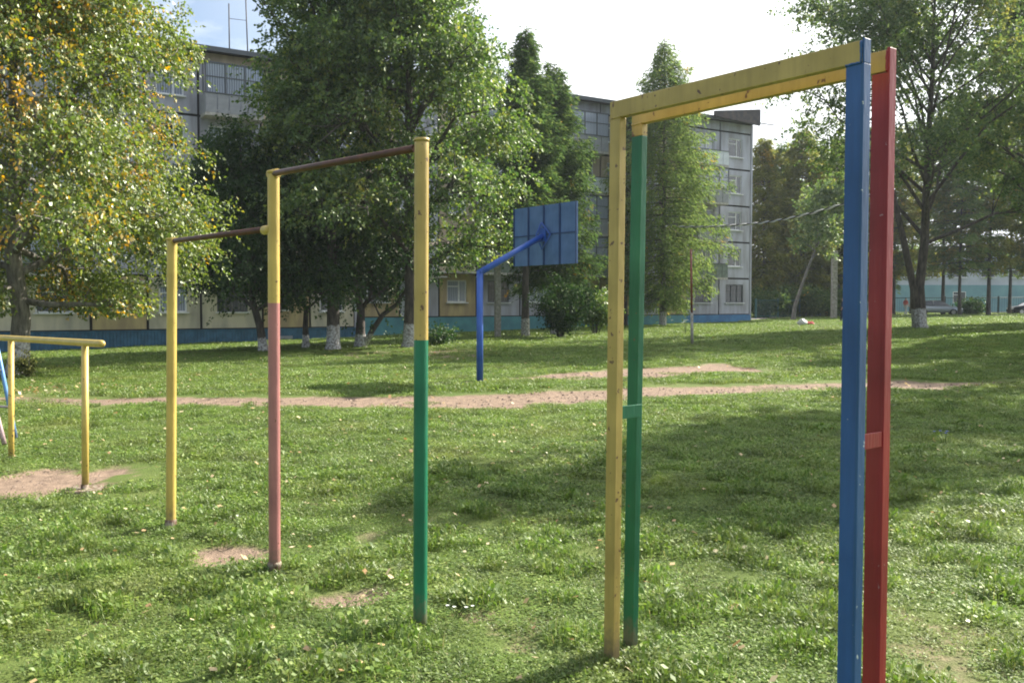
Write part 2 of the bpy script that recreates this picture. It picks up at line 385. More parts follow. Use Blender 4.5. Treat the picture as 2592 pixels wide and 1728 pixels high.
l.new(tcx.outputs['Object'], wv.inputs['Vector'])
rr = n.new('ShaderNodeValToRGB'); rr.color_ramp.elements[0].color = (0.16, 0.18, 0.24, 1); rr.color_ramp.elements[1].color = (0.36, 0.40, 0.50, 1)
l.new(wv.outputs['Fac'], rr.inputs['Fac']); l.new(rr.outputs['Color'], b.inputs['Base Color'])
b.inputs['Roughness'].default_value = 0.08; b.inputs['Specular IOR Level'].default_value = 0.9
M['glass2'] = m
M['bark_dark'] = bark('dark_bark', (0.025, 0.02, 0.018), (0.10, 0.085, 0.07), 0.0)
M['bark_white'] = bark('whitewashed_bark', (0.03, 0.025, 0.022), (0.13, 0.105, 0.085), 0.95)
M['bark_low'] = bark('low_whitewashed_bark', (0.03, 0.025, 0.022), (0.11, 0.09, 0.075), 0.55)
M['bark_grey'] = bark('grey_bark', (0.06, 0.055, 0.05), (0.22, 0.21, 0.19), 0.0)
M['bark_birch'] = bark('patchy_whitewashed_bark', (0.05, 0.045, 0.04), (0.25, 0.23, 0.2), 0.9)
M['lf_left'] = leafmat('olive_leaves_turning', [(0, (0.045, 0.080, 0.013)), (0.5, (0.11, 0.160, 0.028)), (1, (0.25, 0.28, 0.055))], big=((0.55, 0.29, 0.035), 0.55, 0.695, 0.86), gloss=0.09, rough=0.55, trans=.45)
M['lf_mid'] = leafmat('green_poplar_leaves', [(0, (0.034, 0.075, 0.018)), (0.6, (0.095, 0.158, 0.032)), (1, (0.22, 0.27, 0.055))], gloss=0.09, rough=0.55, trans=.45, big=((0.26, 0.24, 0.04), 0.5, 0.72, 0.98))
M['lf_dark'] = leafmat('dark_green_leaves', [(0, (0.016, 0.042, 0.012)), (0.7, (0.034, 0.075, 0.018)), (1, (0.09, 0.13, 0.028))], gloss=0.05, rough=0.5, trans=.38)
M['lf_right'] = leafmat('pale_poplar_leaves', [(0, (0.045, 0.085, 0.024)), (0.6, (0.10, 0.155, 0.042)), (1, (0.20, 0.25, 0.07))], gloss=0.08, rough=0.55, trans=.5, big=((0.26, 0.24, 0.06), 0.4, 0.70, 0.98))
M['lf_larch'] = leafmat('larch_needles', [(0, (0.065, 0.11, 0.036)), (0.6, (0.135, 0.19, 0.06)), (1, (0.23, 0.26, 0.085))], gloss=0.0, rough=0.6, trans=.5, big=((0.50, 0.25, 0.04), 0.8, 0.82, 0.97))
M['lf_spruce'] = leafmat('dark_larch_needles', [(0, (0.030, 0.060, 0.022)), (0.6, (0.065, 0.105, 0.034)), (1, (0.13, 0.165, 0.05))], gloss=0.0, rough=0.6, trans=.5, big=((0.55, 0.27, 0.04), 0.7, 0.83, 0.95))
M['lf_yel'] = leafmat('yellowing_larch_needles', [(0, (0.09, 0.115, 0.035)), (0.6, (0.17, 0.18, 0.05)), (1, (0.27, 0.25, 0.07))], gloss=0.0, rough=0.6, trans=.55, big=((0.40, 0.25, 0.06), 0.5, 0.72, 0.98))
M['lf_bush'] = leafmat('speckled_bush_leaves', [(0, (0.05, 0.07, 0.02)), (0.5, (0.14, 0.16, 0.04)), (1, (0.42, 0.38, 0.16))], gloss=0.05)
M['grass'] = leafmat('grass_blades', [(0, (0.050, 0.105, 0.018)), (0.5, (0.150, 0.225, 0.045)), (0.88, (0.26, 0.33, 0.085)), (1, (0.38, 0.34, 0.17))], gloss=0.07, rough=0.5, trans=.34, big=((0.20, 0.23, 0.06), 0.7, 0.60, 0.92), mottle=2.6)
M['litter'] = leafmat('fallen_leaf', [(0, (0.34, 0.18, 0.08)), (0.5, (0.55, 0.40, 0.22)), (1, (0.68, 0.58, 0.40))], gloss=0.05, trans=.2)

# ground sheet material: soil where 'bare', turf thatch elsewhere
m, n, l, b = nodes('lawn_soil')
at = n.new('ShaderNodeAttribute'); at.attribute_name = 'bare'
ge = n.new('ShaderNodeNewGeometry')
def nz(s, d=6, r=0.6):
    x = n.new('ShaderNodeTexNoise'); x.inputs['Scale'].default_value = s; x.inputs['Detail'].default_value = d; x.inputs['Roughness'].default_value = r
    l.new(ge.outputs['Position'], x.inputs['Vector']); return x
def rmp(x, p0, c0, p1, c1):
    r = n.new('ShaderNodeValToRGB'); r.color_ramp.elements[0].position = p0; r.color_ramp.elements[1].position = p1
    r.color_ramp.elements[0].color = (*c0, 1); r.color_ramp.elements[1].color = (*c1, 1); l.new(x, r.inputs['Fac']); return r
na = nz(9); nb = nz(60, 4); nc = nz(0.5, 4)
soil = rmp(na.outputs['Fac'], 0.3, (0.15, 0.108, 0.082), 0.7, (0.31, 0.225, 0.165))
soil2 = rmp(nb.outputs['Fac'], 0.3, (0.7, 0.7, 0.7), 0.65, (1.1, 1.1, 1.1))
sm = n.new('ShaderNodeMixRGB'); sm.blend_type = 'MULTIPLY'; sm.inputs[0].default_value = 1
l.new(soil.outputs['Color'], sm.inputs[1]); l.new(soil2.outputs['Color'], sm.inputs[2])
turf = rmp(nb.outputs['Fac'], 0.3, (0.035, 0.050, 0.012), 0.7, (0.09, 0.13, 0.03))
turf2 = rmp(nc.outputs['Fac'], 0.35, (0.10, 0.16, 0.03), 0.65, (0.15, 0.18, 0.05))
tm = n.new('ShaderNodeMixRGB'); tm.inputs[0].default_value = 0.45; l.new(turf.outputs['Color'], tm.inputs[1]); l.new(turf2.outputs['Color'], tm.inputs[2])
bm_ = n.new('ShaderNodeMath'); bm_.operation = 'MULTIPLY_ADD'; bm_.inputs[1].default_value = 0.5; l.new(na.outputs['Fac'], bm_.inputs[0]); l.new(at.outputs['Fac'], bm_.inputs[2])
br = n.new('ShaderNodeMapRange'); br.inputs['From Min'].default_value = 0.45; br.inputs['From Max'].default_value = 0.85; l.new(bm_.outputs[0], br.inputs['Value'])
fm = n.new('ShaderNodeMixRGB'); l.new(br.outputs['Result'], fm.inputs[0]); l.new(tm.outputs['Color'], fm.inputs[1]); l.new(sm.outputs['Color'], fm.inputs[2])
l.new(fm.outputs['Color'], b.inputs['Base Color']); b.inputs['Roughness'].default_value = 0.95; b.inputs['Specular IOR Level'].default_value = 0.2
bp = n.new('ShaderNodeBump'); bp.inputs['Strength'].default_value = 0.8; bp.inputs['Distance'].default_value = 0.02
l.new(nb.outputs['Fac'], bp.inputs['Height']); l.new(bp.outputs['Normal'], b.inputs['Normal'])
M['lawn'] = m

# ------------------------------------------------------------------ object helpers
def tag(o, label=None, cat=None, group=None, kind=None):
    if label: o['label'] = label
    if cat: o['category'] = cat
    if group: o['group'] = group
    if kind: o['kind'] = kind
    return o
def empty(name, loc=(0, 0, 0), rz=0, label=None, cat=None, group=None):
    o = bpy.data.objects.new(name, None); COL.objects.link(o)
    o.location = loc; o.rotation_euler = (0, 0, rz); o.empty_display_size = 0.2
    return tag(o, label, cat, group)
def link(name, me, parent=None, loc=None, rz=None):
    o = bpy.data.objects.new(name, me); COL.objects.link(o)
    if parent is not None: o.parent = parent
    if loc is not None: o.location = loc
    if rz is not None: o.rotation_euler = (0, 0, rz)
    return o
def basis(d):
    d = np.asarray(d, float); d = d / (np.linalg.norm(d) + 1e-12)
    up = np.array([0, 0, 1.0]) if abs(d[2]) < 0.95 else np.array([1.0, 0, 0])
    a = np.cross(up, d); a /= np.linalg.norm(a)
    return a, np.cross(d, a)
class MB:
    def __init__(s): s.v = []; s.f = []; s.m = []; s.sm = []
    def box(s, x0, x1, y0, y1, z0, z1, mi=0, rot=None, org=(0, 0, 0)):
        b = len(s.v)
        for z in (z0, z1):
            for x, y in ((x0, y0), (x1, y0), (x1, y1), (x0, y1)):
                p = Vector((x, y, z))
                if rot is not None: p = rot @ p
                s.v.append((p.x + org[0], p.y + org[1], p.z + org[2]))
        for q in ((0, 3, 2, 1), (4, 5, 6, 7), (0, 1, 5, 4), (1, 2, 6, 5), (2, 3, 7, 6), (3, 0, 4, 7)):
            s.f.append([b + i for i in q]); s.m.append(mi); s.sm.append(False)
        return s
    def tube(s, pts, rad, k=8, mi=0, caps=True, smooth=True):
        pts = [np.asarray(p, float) for p in pts]; n = len(pts)
        if not hasattr(rad, '__len__'): rad = [rad] * n
        b = len(s.v)
        a0 = None
        for i, p in enumerate(pts):
            d = pts[min(i + 1, n - 1)] - pts[max(i - 1, 0)]
            a, c = basis(d)
            if a0 is not None:
                dn = d / (np.linalg.norm(d) + 1e-12); a = a0 - dn * np.dot(a0, dn); a /= np.linalg.norm(a) + 1e-12; c = np.cross(dn, a)
            a0 = a
            for j in range(k):
                t = 2 * math.pi * j / k
                q = p + rad[i] * (a * math.cos(t) + c * math.sin(t)); s.v.append(tuple(q))
        for i in range(n - 1):
            for j in range(k):
                s.f.append([b + i * k + j, b + i * k + (j + 1) % k, b + (i + 1) * k + (j + 1) % k, b + (i + 1) * k + j])
                s.m.append(mi if not hasattr(mi, '__len__') else mi[i]); s.sm.append(smooth)
        if caps:
            m0 = mi if not hasattr(mi, '__len__') else mi[0]; m1 = mi if not hasattr(mi, '__len__') else mi[-1]
            s.f.append([b + j for j in range(k)][::-1]); s.m.append(m0); s.sm.append(False)
            s.f.append([b + (n - 1) * k + j for j in range(k)]); s.m.append(m1); s.sm.append(False)
        return s
    def poly(s, pts, faces, mi=0, smooth=False):
        b = len(s.v); s.v += [tuple(p) for p in pts]
        for f in faces: s.f.append([b + i for i in f]); s.m.append(mi); s.sm.append(smooth)
        return s
    def prism(s, prof, x0, x1, mi=0):
        """profile in (y,z) extruded along x"""
        n = len(prof); b = len(s.v)
        for x in (x0, x1):
            for y, z in prof: s.v.append((x, y, z))
        for i in range(n):
            j = (i + 1) % n
            s.f.append([b + i, b + j, b + n + j, b + n + i]); s.m.append(mi); s.sm.append(False)
        s.f.append([b + i for i in range(n)][::-1]); s.m.append(mi); s.sm.append(False)
        s.f.append([b + n + i for i in range(n)]); s.m.append(mi); s.sm.append(False)
        return s
    def mesh(s, name, mats):
        me = bpy.data.meshes.new(name)
        me.from_pydata(s.v, [], s.f)
        for m in (mats if isinstance(mats, (list, tuple)) else [mats]): me.materials.append(m)
        me.polygons.foreach_set('material_index', s.m)
        me.polygons.foreach_set('use_smooth', s.sm)
        me.update(); return me
    def build(s, name, mats, parent=None, loc=None, rz=None, bevel=0):
        o = link(name, s.mesh(name, mats), parent, loc, rz)
        if bevel:
            b = o.modifiers.new('bevel', 'BEVEL'); b.width = bevel; b.segments = 2; b.limit_method = 'ANGLE'
        return o

def quads_mesh(name, V4, tint, m):
    """V4: (N,4,3) quads"""
    N = len(V4)
    me = bpy.data.meshes.new(name)
    me.vertices.add(N * 4); me.loops.add(N * 4); me.polygons.add(N)
    me.vertices.foreach_set('co', V4.astype(np.float32).ravel())
    me.loops.foreach_set('vertex_index', np.arange(N * 4, dtype=np.int32))
    me.polygons.foreach_set('loop_start', np.arange(0, N * 4, 4, dtype=np.int32))
    me.polygons.foreach_set('loop_total', np.full(N, 4, dtype=np.int32))
    a = me.attributes.new('tint', 'FLOAT', 'FACE'); a.data.foreach_set('value', tint.astype(np.float32))
    me.materials.append(m); me.update(); me.validate()
    return me
def unit(v): return v / (np.linalg.norm(v, axis=-1, keepdims=True) + 1e-12)
def leaf_quads(c, size, rg, droop=0.3, aspect=0.62, flat=0.0, bias=None):
    """diamond leaves, folded a little along the midrib"""
    N = len(c)
    d = unit(rg.normal(size=(N, 3)) + np.array([0, 0, -droop]) + (0 if bias is None else bias * 1.1))
    u = rg.normal(size=(N, 3)); u[:, 2] += flat
    s_ = unit(np.cross(d, u))
    n_ = np.cross(s_, d)
    L = size * rg.uniform(0.6, 1.35, (N, 1))
    W = L * aspect
    fold = n_ * W * 0.25
    V = np.stack([c, c + d * L * 0.45 + s_ * W * 0.5 + fold, c + d * L, c + d * L * 0.45 - s_ * W * 0.5 + fold], axis=1)
    return V

# ------------------------------------------------------------------ ground
def axis_grid(lo, hi, fine, far):
    """spacing grows with distance from 0"""
    p = [0.0]
    while p[-1] < hi: p.append(p[-1] + max(fine, abs(p[-1]) * far))
    q = [0.0]
    while q[-1] > lo: q.append(q[-1] - max(fine, abs(q[-1]) * far))
    return np.array(q[::-1][:-1] + p)
gx = axis_grid(-140, 170, 0.10, 0.022); gy = axis_grid(-30, 240, 0.10, 0.016)
GX, GY = np.meshgrid(gx, gy)
fade = np.clip((np.hypot(GX, GY)) / 1.0, 0, 1)
GZ = ground(GX, GY) + relief(GX, GY)
ny, nx = GX.shape
V = np.stack([GX, GY, GZ], -1).reshape(-1, 3)
idx = np.arange(nx * ny).reshape(ny, nx)
Q = np.stack([idx[:-1, :-1], idx[:-1, 1:], idx[1:, 1:], idx[1:, :-1]], -1).reshape(-1, 4)
me = bpy.data.meshes.new('lawn')
me.vertices.add(len(V)); me.loops.add(len(Q) * 4); me.polygons.add(len(Q))
me.vertices.foreach_set('co', V.astype(np.float32).ravel())
me.loops.foreach_set('vertex_index', Q.astype(np.int32).ravel())
me.polygons.foreach_set('loop_start', np.arange(0, len(Q) * 4, 4, dtype=np.int32))
me.polygons.foreach_set('loop_total', np.full(len(Q), 4, dtype=np.int32))
a = me.attributes.new('bare', 'FLOAT', 'POINT'); a.data.foreach_set('value', bare(GX, GY).astype(np.float32).ravel())
me.polygons.foreach_set('use_smooth', np.ones(len(Q), dtype=bool))
me.materials.append(M['lawn']); me.update(); me.validate()
tag(link('ground', me), kind='structure')

# pale walkway in front of the houses
pw = [gpx(u, v) for u, v in [(780,776),(860,771),(940,767),(1143,757),(1300,751),(1450,745),(1600,741),(1730,733),(1800,729),(1920,726),(2060,727),(2200,727),(2352,725),(2600,723)]]
mb = MB()
pts = []
for i, p in enumerate(pw):
    d = (pw[min(i + 1, len(pw) - 1)] - pw[max(i - 1, 0)]); nrm = Vector((-d.y, d.x, 0)).normalized()
    for sg in (-1.0, 1.0):
        q = p + nrm * sg; pts.append((q.x, q.y, max(g1(q.x, q.y), p.z) + 0.05))
mb.poly(pts, [(2 * i, 2 * i + 2, 2 * i + 3, 2 * i + 1) for i in range(len(pw) - 1)])
tag(mb.build('footpath', M['asphalt']), kind='structure')

# ------------------------------------------------------------------ blocks of flats
BA = math.atan2(0.527, 0.85)
bd = Vector((math.cos(BA), math.sin(BA), 0)); bn = Vector((math.sin(BA), -math.cos(BA), 0))
CORNER = Vector((18.02, 69.0, 0))
_cache = {}
def panel_mesh(w, h, win, mk):
    """panel from x=0..w, z=0..h, front face y=0; win=(x0,x1,z0,z1) or None; a recess joint is left around it"""
    key = ('p', round(w, 2), round(h, 2), win, mk)
    if key in _cache: return _cache[key]
    g = 0.065; mb = MB(); T = 0.14
    a0, a1, b0, b1 = g, w - g, g, h - g
    if win:
        x0, x1, z0, z1 = win
        mb.box(a0, a1, 0, T, b0, z0); mb.box(a0, a1, 0, T, z1, b1); mb.box(a0, x0, 0, T, z0, z1); mb.box(x1, a1, 0, T, z0, z1)
    else: mb.box(a0, a1, 0, T, b0, b1)
    _cache[key] = mb.mesh('wall_panel', M[mk]); return _cache[key]
def win_mesh(w, h, sashes, mk):
    key = ('w', round(w, 2), round(h, 2), sashes, mk)
    if key in _cache: return _cache[key]
    mb = MB(); t = 0.07
    mb.box(0, w, 0, 0.06, 0, t); mb.box(0, w, 0, 0.06, h - t, h); mb.box(0, t, 0, 0.06, t, h - t); mb.box(w - t, w, 0, 0.06, t, h - t)
    for i in range(1, sashes):
        xx = w * i / sashes + (0.12 * w if sashes == 2 else 0)
        mb.box(xx - t / 2, xx + t / 2, 0, 0.06, t, h - t)
    if sashes >= 2: 
        xx = w / sashes + (0.12 * w if sashes == 2 else 0)
        mb.box(t, xx - t / 2, 0.004, 0.06, h * 0.70, h * 0.70 + t * 0.8)
    _cache[key] = mb.mesh('window', M[mk]); return _cache[key]
def pane_mesh(w, h, mk):
    key = ('g', round(w, 2), round(h, 2), mk)
    if key in _cache: return _cache[key]
    _cache[key] = MB().box(0.03, w - 0.03, 0.035, 0.05, 0.03, h - 0.03).mesh('pane', M[mk]); return _cache[key]
def sill_mesh(w):
    key = ('s', round(w, 2))
    if key in _cache: return _cache[key]
    _cache[key] = MB().box(-0.08, w + 0.08, -0.19, 0.03, -0.06, -0.004).mesh('window_sill', M['frame_white']); return _cache[key]
def add_window(root, x, z, w, h, sashes=2, frame='frame_white', glass='glass', sill=True, bars=False, y=0.06):
    wo = link('window', win_mesh(w, h, sashes, frame), root, (x, y, z))
    link('pane', pane_mesh(w, h, glass), wo)
    if sill: link('window_sill', sill_mesh(w), wo)
    if bars:
        mb = MB()
        for i in range(1, 9): mb.box(w * i / 9 - 0.012, w * i / 9 + 0.012, -0.03, -0.01, 0.02, h - 0.02)
        for zz in (0.3, 0.75, 1.1): mb.box(0.01, w - 0.01, -0.045, -0.031, zz, zz + 0.02)
        mb.build('window_grille', M['frame_dark'], wo)
    return wo
def balcony(root, x, z, w, kind, fh):
    mb = MB(); mb.box(0, w, -1.05, -0.003, -0.12, 0.03)
    bo = mb.build('balcony', M['slab'], root, (x, 0, z))
    mk = {'green': 'balc_green', 'white': 'balc_white', 'grey': 'balc_grey'}[kind.split('+')[0]]
    n_ = max(3, int(w / 0.55))
    for i in range(n_):     # corrugated sheets of the balustrade
        sx = w / n_
        link('balustrade_panel', _cache.setdefault(('bp', mk, round(sx, 3)), MB().box(0.02, sx - 0.02, 0, 0.03, 0, 0.95).mesh('balustrade_panel', M[mk])), bo, (i * sx, -1.06, 0.04))
    s_ = _cache.setdefault(('bs', mk), MB().box(0, 0.03, -1.02, -0.02, 0, 0.95).mesh('balustrade_panel', M[mk]))
    link('balustrade_panel', s_, bo, (0.0, 0, 0.04)); link('balustrade_panel', s_, bo, (w - 0.03, 0, 0.04))
    MB().box(-0.03, w + 0.03, -1.10, -1.0, 0.995, 1.04).build('handrail', M['frame_dark'], bo)
    if '+' in kind:         # glazed in
        fb = MB(); top = fh - 0.25
        k = max(3, int(w / 1.0))
        for i in range(k + 1):
            xx = min(i * w / k, w - 0.06); fb.box(xx, xx + 0.06, -1.08, -1.02, 1.045, top)
        for zz in (1.75 if fh > 2.75 else 1.8,): fb.box(0.061, w - 0.061, -1.075, -1.03, zz, zz + 0.05)
        fb.box(0, w, -1.09, -1.0, top + .002, top + 0.08); fb.box(0, 0.05, -0.99, -0.5, top + .002, top + 0.07); fb.box(0, 0.05, -0.52, -0.47, 1.05, top)
        fb.build('glazing_frame', M['frame_dark'], bo)
        for i in range(k):
            MB().box(i * w / k + 0.065, (i + 1) * w / k - 0.008, -1.055, -1.04, 1.05, top - 0.005).build('pane', M['glass2'], bo)
    return bo
def block(name, label, s0, bays, base, ptop, fh, plinth, first, fwd, roofh, skip_left=0):
    """bays: from the right end leftwards, list of (width, type, upper material). Local x = 0 at right end, negative to the left."""
    org = CORNER - bd * s0 + bn * fwd
    root = empty(name, (org.x, org.y, 0), BA, label, 'apartment building')
    L = sum(b_[0] for b_ in bays)
    top = ptop + 5 * fh
    MB().box(-L, 0, 0.10, 11.5, base - 1.0, top + 0.7).build('wall', M['joint'], root)
    # plinth
    x = 0
    if plinth == 'plinth_blue':
        pm = MB(); k = 0
        while x > -L:
            w = 0.16
            pm.box(x - w + 0.012, x, -0.10 + 0.006 * math.sin(k * 2.1), 0.095, base - 1.0, ptop - 0.05); x -= w; k += 1
        o = pm.build('plinth_boards', M[plinth], root); o['kind'] = 'stuff'
        MB().box(-L, 0.02, -0.13, 0.095, ptop - 0.048, ptop).build('plinth_cap', M[plinth], root)
    else:
        MB().box(-L * 1.0, -sum(b_[0] for b_ in bays[:2]) - 0.003, -0.10, 0.095, base - 1.0, ptop).build('plinth', M[plinth], root)
        MB().box(-sum(b_[0] for b_ in bays[:2]), 0.02, -0.10, 0.095, base - 1.0, ptop).build('plinth', M['plinth_azure'], root)
    x = 0; R_ = random.Random(5)
    for bi, (w, ty, mk) in enumerate(bays):
        x -= w
        for fl in range(5):
            z = ptop + fl * fh
            pmk = first if (fl == 0 and first and mk != 'panel_white') else mk
            if fl == 0 and first == 'panel_cream': pmk = 'panel_cream' if bi % 3 != 1 else 'panel_ochre'
            gl = 'glass2' if R_.random() < 0.4 else 'glass'
            if ty == 'A':
                win = (0.7, w - 0.7, 0.9, 2.25) if fl == 0 or w > 2.9 and False else (w - 2.35, w - 0.95, 0.9, 2.25)
                if fl == 0: win = (0.7, w - 0.7, 0.9, 2.25)
            elif ty == 'B': win = (0.8, w - 0.8, 0.9, 2.25) if fl == 0 else (0.45, w - 0.6, 0.35, 2.3)
            elif ty == 'C': win = (0.55, w - 0.7, 0.9, 2.25)
            elif ty == 'D': win = (0.7, 1.3, 1.0, 2.0)
            else: win = None
            link('wall_panel', panel_mesh(w, fh, win, pmk), root, (x, 0, z))
            if win:
                ww, wh = win[1] - win[0], win[3] - win[2]
                dark = fl == 0 and (R_.random() < 0.6 or (bi < 2 and plinth != 'plinth_blue'))
                add_window(root, x + win[0], z + win[2], ww, wh, 1 if ty == 'D' else (3 if ww > 1.75 else 2), 'frame_dark' if dark else 'frame_white',
                           'glass' if dark else gl, sill=not (ty == 'B' and fl > 0), bars=dark)
            if ty == 'B' and fl > 0:
                kinds = ['green', 'grey+g', 'grey', 'white', 'white+g', 'green+g']
                kd = {1: 'green', 2: 'grey', 3: 'grey+g', 4: 'white'}[fl] if bi < 3 and plinth != 'plinth_blue' else ('grey+g' if fl == 4 else kinds[(bi * 3 + fl * 2) % 6])
                balcony(root, x + 0.1, z, w - 0.25, kd, fh)
        link('attic_panel', panel_mesh(w, roofh, None, 'panel_beige' if plinth == 'plinth_blue' else 'panel_white'), root, (x, 0, top))
        if ty == 'D':   # canopy over the entrance
            MB().box(x + 0.1, x + w - 0.1, -1.3, -0.003, ptop + 2.35, ptop + 2.45).build('entrance_canopy', M['slab'], root)
    # roof slab with eaves, then upright end panels
    mb = MB(); mb.prism([(-0.55, top + roofh), (-0.55, top + roofh + 0.16), (5.8, top + roofh + 0.9), (12.1, top + roofh + 0.16), (12.1, top + roofh)], -L - 0.1, 0.1)
    mb.build('roof', M['roofdark'], root)
    MB().box(-L - 0.1, 0.1, -0.62, -0.56, top + roofh - 0.1, top + roofh + 0.13).build('gutter', M['frame_dark'], root)
    for sx in (0.0, -L - 0.16):   # gable ends
        MB().box(sx, sx + 0.16, -0.02, 11.5, base - 1.0, top + roofh - 0.01).build('gable_wall', M['panel_white'], root)
    return root, L, top
bays_r = [(3.2, 'A', 'panel_white'), (3.2, 'B', 'panel_white'), (2.6, 'C', 'panel_beige'), (2.6, 'D', 'panel_white'), (2.6, 'C', 'panel_beige'), (3.2, 'B', 'panel_beige'),
          (3.2, 'A', 'panel_white'), (3.2, 'B', 'panel_white'), (2.6, 'C', 'panel_beige'), (2.6, 'D', 'panel_white'), (3.4, 'A', 'panel_beige')]
rb, RL, rtop = block('apartment_building', 'five-storey panel block with turquoise plinth and open corner beside the larches', 0, bays_r, 0.1, 0.82, 2.7, 'plinth_turq', 'panel_ochre', 0.0, 0.75)
# raised weathered roof end at the corner
MB().poly([(-4.6, -0.9, rtop + 0.78), (0.0, -0.9, rtop + 0.55), (0.0, -0.9, rtop + 1.75), (-4.6, -0.9, rtop + 1.15),
           (-4.6, -0.75, rtop + 0.78), (0.0, -0.75, rtop + 0.55), (0.0, -0.75, rtop + 1.75), (-4.6, -0.75, rtop + 1.15)],
          [(0, 1, 2, 3), (5, 4, 7, 6), (3, 2, 6, 7), (1, 0, 4, 5), (1, 5, 6, 2), (0, 3, 7, 4)]).build('roof_fascia', M['roofdark'], rb)
MB().box(0.01, 1.6, -0.86, -0.8, rtop + 0.72, rtop + 0.78).build('roof_beam', M['roofdark'], rb)
mbx = MB()
for k in range(7): mbx.box(-4.3 + k * 0.7, -4.2 + k * 0.7, -0.74, -0.56, rtop + 0.70, rtop + 0.80)
mbx.build('roof_brackets', M['roofdark'], rb)
# continuous ledge over the ground floor, seen bright between the trees
MB().box(-RL, -sum(b_[0] for b_ in bays_r[:3]) - 0.1, -0.62, -0.003, 0.82 + 2.7 - 0.04, 0.82 + 2.7 + 0.07).build('ledge', M['slab'], rb)
bays_l = [(2.6, 'C', 'panel_white'), (2.6, 'D', 'panel_beige'), (3.2, 'B', 'panel_white'), (2.6, 'C', 'panel_white'), (2.6, 'D', 'panel_white'), (3.2, 'B', 'panel_beige'),
          (3.2, 'A', 'panel_white'), (3.2, 'B', 'panel_white'), (2.6, 'C', 'panel_beige'), (2.6, 'D', 'panel_white')]
lb, LL, ltop = block('apartment_building', 'cream panelled block with blue boarded plinth behind the left trees', 32.2, bays_l, -0.75, 0.30, 2.73, 'plinth_blue', 'panel_cream', 0.9, 0.58)
# crawl-space hatch on the blue plinth
hx = -(4.4)
MB().box(hx, hx + 0.75, -0.17, -0.135, -0.55, -0.1).build('plinth_hatch', M['balc_grey'], lb)
# aerials on the left roof
p = px(500, 108, 48.2)
an = empty('roof_aerial', (p.x, p.y + 2, ltop + 1.0), 0, 'pair of thin aerial masts joined by a wire on the left roof', 'aerial')
MB().tube([(0, 0, -0.2), (0, 0, 3.0)], 0.035, 6).build('mast', M['wire_dark'], an)
MB().tube([(0.95, 0.2, -0.2), (0.86, 0.2, 3.6)], 0.035, 6).build('mast', M['wire_dark'], an)
MB().tube([(0, 0, 2.2), (0.9, 0.2, 2.15)], 0.015, 5).build('wire', M['wire_dark'], an)

# low building at the far right
fo = px(1960, 700, 122); fb_root = empty('school_building', (fo.x, 122, 0), R(4), 'low pale and turquoise building behind the far fence', 'building')
MB().box(0, 75, 0.15, 14, -1, 8.2).build('wall', M['palewall'], fb_root)
MB().box(0, 75, -0.02, 0.14, -1, 4.2).build('lower_wall', M['turqwall'], fb_root)
MB().box(-0.4, 75.4, -0.4, 14.4, 8.2, 8.6).build('roof', M['slab'], fb_root)
for k in range(18):
    add_window(fb_root, 1.8 + k * 4.0, 5.2, 2.0, 1.5, 2, 'frame_white', 'glass', True, y=0.08)
    if k % 3 == 0: add_window(fb_root, 1.8 + k * 4.0, 1.8, 1.8, 1.5, 2, 'frame_white', 'glass', True, y=-0.09)

